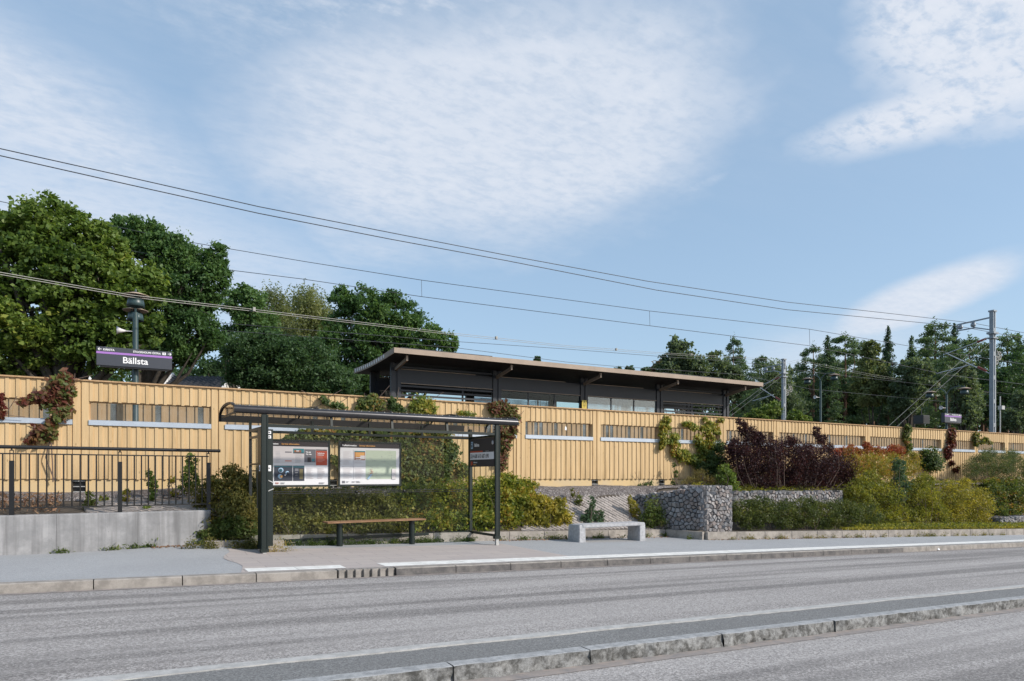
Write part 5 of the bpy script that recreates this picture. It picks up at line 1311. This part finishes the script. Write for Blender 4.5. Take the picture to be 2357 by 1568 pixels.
# far wood as one mass behind the individual trees
rng = rng_next(); lb = lobes_d([(x, 920 + 14 * math.sin(x * .11), 60, 50) for x in range(1720, 2460, 62)], 95, .7) + lobes_d([(x, 965, 60, 30) for x in range(1600, 2460, 70)], 90, .7)
C = cluster_pts(rng, lb, 36000, 26, .35, .3); o = np_mesh('far_wood', leaves(rng, C, .42, .6, .1), 4, L['dark']); tag(o, kind='stuff', label='dark mass of the wood behind the single trees', cat='wood')
rng = rng_next(); lb = lobes_d([(x, 890, 70, 60) for x in range(-60, 860, 90)], 60, .6); C = cluster_pts(rng, lb, 22000, 26, .35, .3); o = np_mesh('far_wood', leaves(rng, C, .30, .6, .1), 4, L['dark']); tag(o, kind='stuff', label='dark undergrowth behind the station at the left', cat='wood')
mb = MB(); rng = rng_next()
for i in range(70):
    c = at_d(1740 + rng.random() * 640, 1000, 76 + rng.random() * 16); r_ = .08 + .10 * rng.random(); mb.tube([(c.x, c.y, 1.0), (c.x + rng.normal() * .2, c.y, 12)], [r_, r_ * .6], 6)
o = mb.build('far_trunks', M['bark_pine']); tag(o, kind='stuff', label='thin trunks standing inside the wood', cat='wood')

# ================================================================ CLIMBERS, BUSHES, HEDGES
def climber(lobes, n, size, lm, label, stems=(), z_off=.0, t=16.14, th=.13, k=14, cr=.5):
    rng = rng_next(); out = []; ex = []
    for l1, l2 in zip(lobes[:-1], lobes[1:]):
        if math.hypot(l1[0] - l2[0], l1[1] - l2[1]) < 2.6 * (l1[2] + l2[2]): ex.append(((l1[0] + l2[0]) / 2 + rng.normal() * 2, (l1[1] + l2[1]) / 2, (l1[2] + l2[2]) * .42))
    for l in list(lobes) + ex:
        x, y, r = l[:3]; c = at_t(x, y, t); yc = c.x * math.sin(TH) + c.y * math.cos(TH); s_ = r * yc / F * (1.22 if y < 960 else 1.05)
        out.append((c.x, c.y, c.z, s_ * 1.15, max(th, s_ * .35), s_))
    c0 = np.array(out)[:, :3].mean(0); root = empty('climbing_plant', (c0[0], t, 1.15)); off = np.array([c0[0], t, 1.15])
    C = cluster_pts(rng, out, int(n * 1.15), k, cr * .8, .35, .9, 1.15, .25); C[:, 1] = np.minimum(C[:, 1], np.where(C[:, 2] > 3.45, 16.6, 16.2)); 
    N_ = np.tile(np.array([[.1, -1.0, .35]]), (len(C), 1)); np_mesh('leaves', leaves(rng, C, size, .55, .45, N_) - off, 4, L[lm], root)
    mb = MB()
    for (a, b) in stems:
        p = at_t(*a, 16.19); q = at_t(*b, 16.17); o_ = Vector(off); mm = p.lerp(q, .5) + Vector((rng.normal() * .06, -.02, 0)); mb.tube([p - o_, mm - o_, q - o_], .012, 5)
    for i in range(8):
        a = C[rng.integers(len(C))] - off; b = a + rng.normal(size=3) * np.array([.25, .03, .25]); mb.tube([a, b], .006, 4, False)
    mb.build('stem', M['twig'], root); tag(root, label, 'climbing plant', 'creepers on the yellow fence'); return root
climber([(142, 880, 24), (137, 905, 26), (112, 912, 12), (96, 912, 13), (57, 925, 10), (75, 918, 9), (135, 942, 20), (142, 958, 13), (101, 992, 22), (121, 1002, 13), (85, 1008, 12), (66, 1018, 7), (150, 868, 16)], 2000, .100, 'vine_rg', 'dark red creeper hanging over the fence between the first two windows', stems=[((120, 1000), (125, 1106)), ((118, 1020), (122, 1110))], k=9)
climber([(-6, 920, 14), (-2, 952, 12)], 260, .10, 'vine_red', 'red creeper tip at the left edge of the fence')
climber([(744, 919, 8), (752, 926, 6), (776, 935, 10), (790, 938, 7)], 380, .07, 'vine_grn', 'thin green creeper shoot over the fence top above the shelter roof')
climber([(853, 928, 22), (835, 938, 14), (872, 936, 14), (860, 916, 10)], 1300, .08, 'vine_mix', 'reddish green creeper bunch on the fence top above the shelter roof')
climber([(903, 922, 9), (908, 938, 12), (925, 945, 9)], 600, .075, 'vine_grn', 'small green creeper bunch between two larger ones above the shelter roof')
climber([(974, 932, 24), (960, 940, 16), (990, 944, 16)], 1500, .08, 'vine_yel', 'yellow green creeper bunch above the middle of the shelter roof')
climber([(1060, 952, 8), (1078, 955, 9), (1090, 957, 6)], 260, .07, 'vine_yel', 'few yellow creeper leaves just above the shelter roof')
climber([(700, 998, 16), (740, 1000, 16), (790, 1000, 18), (840, 990, 24), (900, 1000, 26), (960, 1000, 28), (1020, 1000, 24), (860, 1050, 26), (930, 1050, 36), (980, 1060, 40), (1030, 1040, 30), (1000, 1100, 40), (930, 1100, 40), (860, 1100, 24), (1060, 1080, 22), (680, 1004, 10), (660, 1010, 6), (770, 1060, 12), (810, 1100, 16)], 15000, .085, 'vine_mix', 'broad green creeper covering the fence behind the bus shelter', stems=[((830, 1040), (832, 1120)), ((900, 1050), (905, 1120))], k=16)
climber([(1148, 945, 18), (1135, 938, 12), (1160, 932, 10), (1176, 950, 16), (1186, 972, 13), (1182, 991, 12), (1165, 1015, 15), (1161, 1043, 12), (1157, 1072, 11), (1152, 1058, 11), (1190, 960, 8), (1150, 990, 14), (1160, 1000, 12)], 3600, .085, 'vine_rg', 'red and green creeper column at the right end of the shelter roof', k=12)
climber([(1536, 967, 12), (1531, 988, 15), (1526, 1018, 10), (1552, 1009, 14), (1555, 1041, 14), (1575, 1050, 18), (1603, 1062, 14), (1622, 992, 16), (1646, 985, 12), (1624, 966, 6), (1659, 967, 7), (1635, 1017, 20), (1622, 1041, 22), (1592, 980, 8), (1576, 975, 7), (1600, 985, 8), (1523, 1030, 6)], 6000, .085, 'vine_yel', 'yellow green creeper arching over a fence window left of the purple bush', stems=[((1550, 1040), (1556, 1108)), ((1585, 1060), (1590, 1110))], k=12)
climber([(1651, 1055, 26), (1640, 1080, 26), (1670, 1080, 22), (1615, 1075, 14), (1655, 1030, 18)], 4200, .085, 'vine_grn', 'dark green creeper mass at the left foot of the purple bush', t=16.0)
climber([(2090, 988, 13), (2088, 1015, 12), (2090, 1040, 10)], 1300, .10, 'vine_mix', 'narrow creeper column on the fence above the blue green sapling')
climber([(2192, 997, 12), (2190, 1022, 14), (2183, 1050, 9), (2201, 1083, 7)], 1500, .11, 'vine_red', 'bright red creeper column on the fence right of the round green bush')
climber([(2247, 1002, 9), (2247, 1022, 8), (2268, 1014, 8), (2280, 1020, 5)], 800, .10, 'vine_mix', 'small red and green creeper on the fence near the right edge')
climber([(2140, 1050, 22), (2150, 1068, 22), (2135, 1065, 16)], 2800, .10, 'vine_grn', 'round green creeper bush against the fence in the right part', t=16.0, th=.4)
climber([(1497, 1112, 6), (1482, 1120, 5), (1470, 1118, 4)], 90, .08, 'vine_grn', 'few green creeper leaves on the plinth left of the vent')

def bank_t(x, y, t, ry):
    d = ray(x, y)
    for i in range(60):
        tt = 13.6 + i * .04
        if tt > t: return t
        p = at_t(x, y, tt); yc = p.x * math.sin(TH) + p.y * math.cos(TH)
        if p.z < emb(p.x, tt) + ry * yc / F * .45: return max(13.9, tt)
    return t
def bush(name, px, t, n, size, lm, label, cat='bush', depth=.8, k=34, cr=.3, shell=.55, twigs=0, twig_m='twig', up=.2, aspect=.55, flat=.8, group=None):
    if t > 13.9: px = [(l[0], l[1], l[2], l[3], bank_t(l[0], l[1], t, l[3])) for l in px]
    rng = rng_next(); lb = lobes_t(px, t, depth); a = np.array(lb); cx, cy = a[:, 0].mean(), a[:, 1].mean(); zb = min(l[2] - l[5] for l in lb)
    root = empty(name, (cx, cy, zb)); off = np.array([cx, cy, zb]); C = cluster_pts(rng, lb, n, k, cr, shell, flat); C[:, 1] = np.minimum(C[:, 1], 16.15)
    np_mesh('leaves', leaves(rng, C, size, aspect, up) - off, 4, L[lm], root)
    mb = MB()
    for i in range(max(12, twigs)):
        q = Vector(C[rng.integers(len(C))] - off); l = lb[rng.integers(len(lb))]; p = Vector((q.x * .8 + rng.normal() * .08, q.y * .8, max(0, min(q.z * .1, .3)))); mm = p.lerp(q, .5) + Vector(rng.normal(size=3)) * .08; mb.tube([p, mm, q + (q - mm) * (.12 if twigs else 0)], [.012, .008, .003], 4, False)
    mb.build('branches', M[twig_m], root); tag(root, label, cat, group); return root
# left of and behind the shelter
bush('shrub', [(530, 1110, 50, 34), (505, 1140, 60, 40), (545, 1180, 50, 60), (500, 1200, 40, 36), (560, 1130, 40, 40), (535, 1085, 24, 18), (470, 1155, 26, 16)], 14.2, 15000, .050, 'hedge_brown', 'brown green spreading shrub left of the bus shelter', twigs=26)
bush('shrub', [(540, 1215, 50, 26), (490, 1228, 34, 14)], 13.7, 3800, .06, 'weed', 'low green leafy plants at the foot of the brown shrub')
bush('hedge_bush', [(660, 1180, 60, 60), (730, 1175, 60, 50), (800, 1175, 60, 52), (870, 1178, 60, 50), (700, 1215, 80, 30), (820, 1215, 90, 30), (620, 1150, 40, 40), (900, 1210, 60, 30)], 14.9, 34000, .052, 'olive', 'dense dark green bushes seen through the left shelter glass', k=50, twigs=20)
bush('bramble_bush', [(960, 1160, 60, 50), (1030, 1150, 60, 52), (1090, 1150, 60, 56), (1140, 1140, 50, 44), (1000, 1205, 70, 34), (1090, 1205, 60, 30), (1160, 1110, 40, 24)], 14.85, 24000, .070, 'vine_yel', 'light green leafy bramble seen through the right shelter glass', k=40, twigs=14)
bush('bramble_bush', [(1180, 1130, 44, 32), (1190, 1160, 50, 44), (1160, 1195, 44, 34), (1215, 1120, 26, 16)], 14.8, 11000, .075, 'vine_yel', 'green bramble right of the bus shelter', k=34, twigs=8)
bush('yellow_bush', [(1240, 1160, 38, 26), (1220, 1190, 44, 32), (1270, 1180, 36, 30), (1290, 1195, 28, 24), (1250, 1205, 44, 18), (1290, 1155, 14, 14)], 14.55, 9000, .075, 'ybright', 'yellow leaved low bush between the shelter and the concrete bench', k=30, twigs=8)
bush('sapling', [(1362, 1170, 10, 30), (1378, 1190, 14, 20), (1352, 1195, 14, 18)], 14.5, 1600, .060, 'bluegrn', 'thin grey green sapling in front of the sloping paving', twigs=14, k=16)
bush('sapling', [(1330, 1150, 9, 20), (1318, 1135, 6, 12)], 15.0, 420, .055, 'vine_mix', 'tiny thin sapling left of the sloping paving', twigs=10, k=8)
bush('sapling', [(1458, 1168, 9, 20), (1465, 1185, 11, 16), (1450, 1150, 5, 12)], 14.6, 900, .058, 'ybright', 'yellow sapling on the sloping paving above the bench', twigs=10, k=12)
bush('bush', [(1505, 1165, 22, 30), (1515, 1195, 30, 26), (1490, 1195, 20, 22), (1545, 1208, 22, 16)], 14.3, 3600, .055, 'weed', 'green bush in the shade in front of the gabion wing', twigs=18, k=22)
bush('sapling', [(1550, 1112, 5, 12), (1556, 1090, 5, 14), (1552, 1070, 4, 10)], 15.9, 260, .055, 'vine_grn', 'thin green shoot climbing above a vent opening', k=8, twigs=6)
bush('grass_tuft', [(1596, 1105, 20, 12), (1615, 1095, 20, 18), (1640, 1105, 18, 14), (1575, 1110, 10, 6)], 15.6, 1800, .085, 'grass', 'dry yellow grass tuft on the gravel above the gabion wing', 'grass', aspect=.14, up=.0, twigs=14)
bush('shrub', [(1672, 1100, 24, 22), (1685, 1120, 18, 18), (1665, 1080, 14, 14)], 14.9, 2800, .065, 'lime', 'bright green shrub behind the top of the tall gabion', k=20)
# purple bush
bush('purple_bush', [(1712, 1050, 42, 44), (1760, 1050, 52, 50), (1820, 1055, 60, 50), (1880, 1060, 56, 46), (1930, 1075, 44, 38), (1710, 985, 14, 18), (1725, 1000, 22, 22), (1745, 1010, 18, 18), (1690, 1030, 22, 26), (1755, 1095, 60, 28), (1860, 1095, 80, 30), (1878, 995, 11, 16), (1890, 1010, 14, 16), (1820, 1015, 20, 14), (1700, 970, 8, 9), (1905, 1030, 16, 14), (1700, 1105, 30, 16), (1790, 1112, 50, 12), (1900, 1112, 50, 12), (1950, 1100, 26, 18)], 15.1, 64000, .052, 'purple', 'large dark purple leaved bush above the long gabion', k=46, cr=.30, twigs=60)
# sumac and friends
bush('sumac_bush', [(1955, 1042, 40, 18), (1925, 1045, 24, 12), (2010, 1040, 36, 14), (2060, 1040, 34, 16), (1995, 1025, 12, 8)], 15.4, 9000, .075, 'sumac_red', 'flaming red topped bush under the fence windows right of the purple bush', k=34, aspect=.35, twigs=10)
bush('sumac_bush', [(1960, 1070, 36, 26), (2010, 1075, 46, 34), (2060, 1075, 44, 34), (2100, 1070, 20, 34), (1990, 1110, 50, 26)], 15.1, 15000, .070, 'sumac', 'orange yellow bush below the flaming red one', k=34, aspect=.35, twigs=10)
bush('sapling', [(2068, 1075, 18, 22), (2072, 1110, 22, 26), (2066, 1140, 20, 22)], 14.2, 4000, .060, 'bluegrn', 'slender blue green sapling in front of the orange bush', k=24, twigs=16)
bush('wild_bush', [(1975, 1140, 40, 40), (1990, 1180, 50, 34), (2040, 1150, 46, 50), (2045, 1195, 46, 24), (2000, 1110, 36, 28)], 14.3, 17000, .060, 'ygreen', 'yellow green wild bush right of the end of the long gabion', k=40, twigs=30)
bush('wild_bush', [(2120, 1150, 46, 50), (2105, 1190, 46, 30), (2150, 1185, 40, 34), (2130, 1110, 26, 24)], 14.2, 15000, .058, 'ygreen', 'tall yellow green wild bush below the round creeper bush', k=40, twigs=36)
bush('wild_bush', [(2200, 1150, 46, 46), (2190, 1190, 50, 30), (2250, 1160, 40, 44), (2250, 1195, 44, 26), (2220, 1115, 16, 18)], 14.1, 17000, .058, 'ybright', 'bright yellow wild bush left of the orange bush at the right', k=40, twigs=36)
bush('willow_bush', [(2260, 1070, 36, 30), (2300, 1065, 46, 32), (2345, 1075, 36, 34), (2275, 1045, 30, 16), (2330, 1050, 26, 16), (2380, 1085, 30, 30), (2235, 1080, 22, 26), (2310, 1090, 50, 24)], 15.3, 34000, .075, 'willow2', 'narrow leaved grey green willow bush against the fence at the right edge', k=40, aspect=.16, up=.5, twigs=20)
bush('orange_bush', [(2330, 1120, 40, 24), (2340, 1150, 36, 34), (2290, 1115, 30, 14), (2380, 1140, 40, 50), (2335, 1180, 30, 20), (2292, 1150, 26, 34), (2300, 1185, 26, 20), (2275, 1120, 16, 20)], 14.9, 19000, .080, 'vine_mix', 'orange and red creeper covered bush at the right edge', k=34, twigs=10)
# green hedge on the border
bush('low_hedge', [(1710, 1175, 30, 30), (1750, 1180, 36, 34), (1800, 1180, 40, 32), (1850, 1182, 40, 32), (1900, 1182, 40, 32), (1950, 1185, 40, 34), (1995, 1190, 34, 36), (1750, 1158, 40, 18), (1850, 1160, 46, 18), (1930, 1165, 40, 18), (1730, 1205, 40, 16), (1820, 1208, 50, 14), (1900, 1210, 50, 14), (1980, 1212, 40, 16)], 13.55, 36000, .045, 'hedge', 'low dense olive green hedge between the tall gabion and the wild bushes', 'hedge', k=44, cr=.26, shell=.65)
# plants behind the railing
for i, (pxl, nn, lm, lb) in enumerate((([(207, 1165, 12, 20), (205, 1140, 8, 12)], 500, 'weed', 'small leafy shoot behind the railing left of the middle post'), ([(240, 1150, 8, 14), (285, 1150, 8, 20), (292, 1135, 6, 14)], 420, 'vine_yel', 'yellow shoots behind the railing near its middle post'), ([(350, 1120, 10, 24), (346, 1095, 8, 16), (352, 1150, 10, 20), (338, 1170, 8, 12)], 800, 'lime', 'light green upright shoot behind the railing right of the middle post'), ([(435, 1090, 16, 26), (442, 1060, 12, 20), (428, 1120, 14, 20), (450, 1110, 10, 16)], 1500, 'lime', 'tallest light green shoot behind the railing near its right end'), ([(395, 1110, 6, 16), (398, 1135, 8, 12)], 260, 'vine_yel', 'thin yellow shoot between the two green shoots behind the railing'))):
    bush('young_shoot', pxl, 15.0, nn, .055, lm, lb, 'plant', k=10, twigs=10)
def scatter(name, fn, n, size, lm, label, cat, aspect=.5, up=.3, seed=0):
    rng = np.random.default_rng(seed); C = np.array([fn(rng) for _ in range(n)]); o = np_mesh(name, leaves(rng, C, size, aspect, up), 4, lm if not isinstance(lm, str) else L[lm]); tag(o, label, cat, kind='stuff'); return o
def f_litter(r):
    s = -6 + 8 * r.random(); t = 13.75 + 1.7 * r.random(); return (s, t, emb(-1, t) + .02 + .09 * r.random() ** 2)
scatter('dry_litter', lambda r: (-7 + 5.9 * r.random(), 13.75 + 1.7 * r.random(), .88 + .30 * r.random()), 3600, .10, M['litter'], 'dry brown twigs and leaves behind the railing', 'litter', .22, .1, 5)
def weeds_line(name, s0, s1, tf, n, label, seed, h=.06, lm='weed', size=.05, clump=22):
    rng = np.random.default_rng(seed); cc = s0 + (s1 - s0) * rng.random(clump); C = []
    for _ in range(n):
        c = cc[rng.integers(clump)] + rng.normal() * .07; t = tf(c) - abs(rng.normal()) * .035; C.append((c, t, pz(c, t) + abs(rng.normal()) * h))
    o = np_mesh(name, leaves(rng, np.array(C), size, .3, .1), 4, L[lm]); tag(o, label, 'weeds', kind='stuff'); return o
weeds_line('weeds', 7.4, 12.9, lambda s: 14.08 if s < 12.6 else 13.3, 1500, 'weeds growing along the foot of the border wall behind the bench', 1, .055)
weeds_line('weeds', 13.1, 26, lambda s: edge_t(s) - .04, 1500, 'weeds growing along the foot of the long border wall', 2, .05, 'hedge_brown', .05, 34)
weeds_line('weeds', 2.1, 6.9, lambda s: 13.72 + (s - 2.1) * .06 + .06, 5200, 'weeds and ground ivy growing under the shelter glass', 3, .05, 'vine_grn', .045, 40)
weeds_line('weeds', -1.2, 1.2, lambda s: wl(s) - .03, 420, 'weeds growing along the foot of the grey retaining wall', 4, .04, 'weed', .06, 6)
weeds_line('weeds', .9, 2.1, lambda s: 13.25, 1300, 'brown dead weeds around the left foot of the shelter', 7, .09, 'hedge_brown', .055, 9)
weeds_line('weeds', 2.1, 2.5, lambda s: 12.95, 500, 'yellow flowering weeds beside the thick shelter post', 8, .10, 'gold', .035, 4)
scatter('fallen_leaves', lambda r: (lambda s: (s, (14.05 if s < 12.6 else edge_t(s) - .03) - abs(r.normal()) * .10, gz(s) + .012))(7.3 + 12 * r.random() ** 1.3), 900, .035, M['litter'], 'fallen brown leaves along the border wall', 'leaves', .7, .9, 6)
scatter('fallen_leaves', lambda r: (lambda s: (s, wl(s) - .05 - abs(r.normal()) * .12, pz(s, 13.4) + .012))(.3 + 1.6 * r.random()), 500, .035, M['litter'], 'fallen brown leaves at the end of the grey wall', 'leaves', .7, .9, 16)
scatter('ground_cover', lambda r: (lambda s: (s, edge_t(s) + .12 + .4 * r.random(), gz(s) + .20 + .08 * r.random()))(18.5 + 9.5 * r.random()), 5000, .055, 'ybright', 'low yellow green ground cover along the border wall at the right', 'ground cover', .5, .4, 9)
scatter('ground_cover', lambda r: (lambda s, q: (s, 14.3 + 1.3 * q, emb(s, 14.3 + 1.3 * q) + .03 + .10 * r.random()))(1.8 + 5.8 * r.random(), r.random()), 9000, .055, 'vine_grn', 'low leaves covering the bank behind the shelter', 'ground cover', .5, .4, 10)
def f_bank(r):
    s_ = 14.6 + 24 * r.random() ** 1.2; e_ = edge_t(s_) + (.15 if s_ > 19.5 else 1.3); t_ = e_ + ((15.2 if s_ < 20 else 16.0) - e_) * r.random(); return (s_, t_, emb(s_, t_) + .02 + .16 * r.random())
scatter('ground_cover', f_bank, 30000, .07, 'ygreen', 'low undergrowth covering the bank between the bushes', 'ground cover', .5, .3, 12)
mb = MB(); mb.add([(0, 0, 0), (.06, .01, .012), (.07, .05, .02), (.02, .06, .03), (-.02, .03, .015), (.03, .03, .05)], [(0, 1, 5), (1, 2, 5), (2, 3, 5), (3, 4, 5), (4, 0, 5)]); o = mb.build('crumpled_paper', M['text_white']); o.location = (18.0, 9.92, gz(18) - .10); tag(o, 'small crumpled white paper lying in the gutter', 'litter')
# broad leaved weeds against the wall and the bench
def rosette(s, t, n, ln, lm, label):
    rng = rng_next(); root_z = pz(s, t); V = []
    for i in range(n):
        a = 6.28 * i / n + rng.normal() * .3; r = ln * (.7 + .5 * rng.random()); el_ = .5 + .6 * rng.random(); w = r * .16
        d = np.array([math.cos(a), math.sin(a) * .6, 0]); p = np.array([-d[1], d[0], 0]) * w; u = np.array([0, 0, 1.0])
        a0 = np.zeros(3); a1 = d * r * .5 + u * r * el_ * .55; a2 = d * r + u * r * el_ * .45
        V += [a0, a1 + p, a2, a1 - p]
    o = np_mesh('broadleaf_weed', np.array(V), 4, L[lm]); o.location = (s, t, root_z); tag(o, label, 'weed', 'broad leaved weeds'); return o
for x, y, n, ln, lm, lb in ((128, 1271, 14, .07, 'lime', 'small bright green weed at the foot of the grey wall, leftmost'), (229, 1266, 7, .12, 'hedge_brown', 'brownish weed at the foot of the grey wall'), (298, 1262, 7, .10, 'weed', 'first of two small weeds close together at the grey wall'), (329, 1261, 8, .11, 'weed', 'second of two small weeds close together at the grey wall'), (404, 1255, 8, .16, 'weed', 'largest dark leaved weed at the grey wall near its end'), (1306, 1243, 12, .20, 'weed', 'dark weed against the left leg of the concrete bench'), (1350, 1230, 12, .20, 'lime', 'bright green weed behind the concrete bench'), (1432, 1240, 10, .18, 'weed', 'dark weed against the right leg of the concrete bench'), (1531, 1236, 12, .20, 'weed', 'tall weed leaning on the border wall before the gabion'), (1600, 1240, 9, .15, 'weed', 'weed at the corner of the border wall')):
    d = ray(x, y); G0 = GR * 6.88; k = (G0 - EYE) / (d[2] + GR * d[0]); rosette(k * d[0], k * d[1], n, ln, lm, lb)
print('leaf objects done', len(bpy.data.objects))
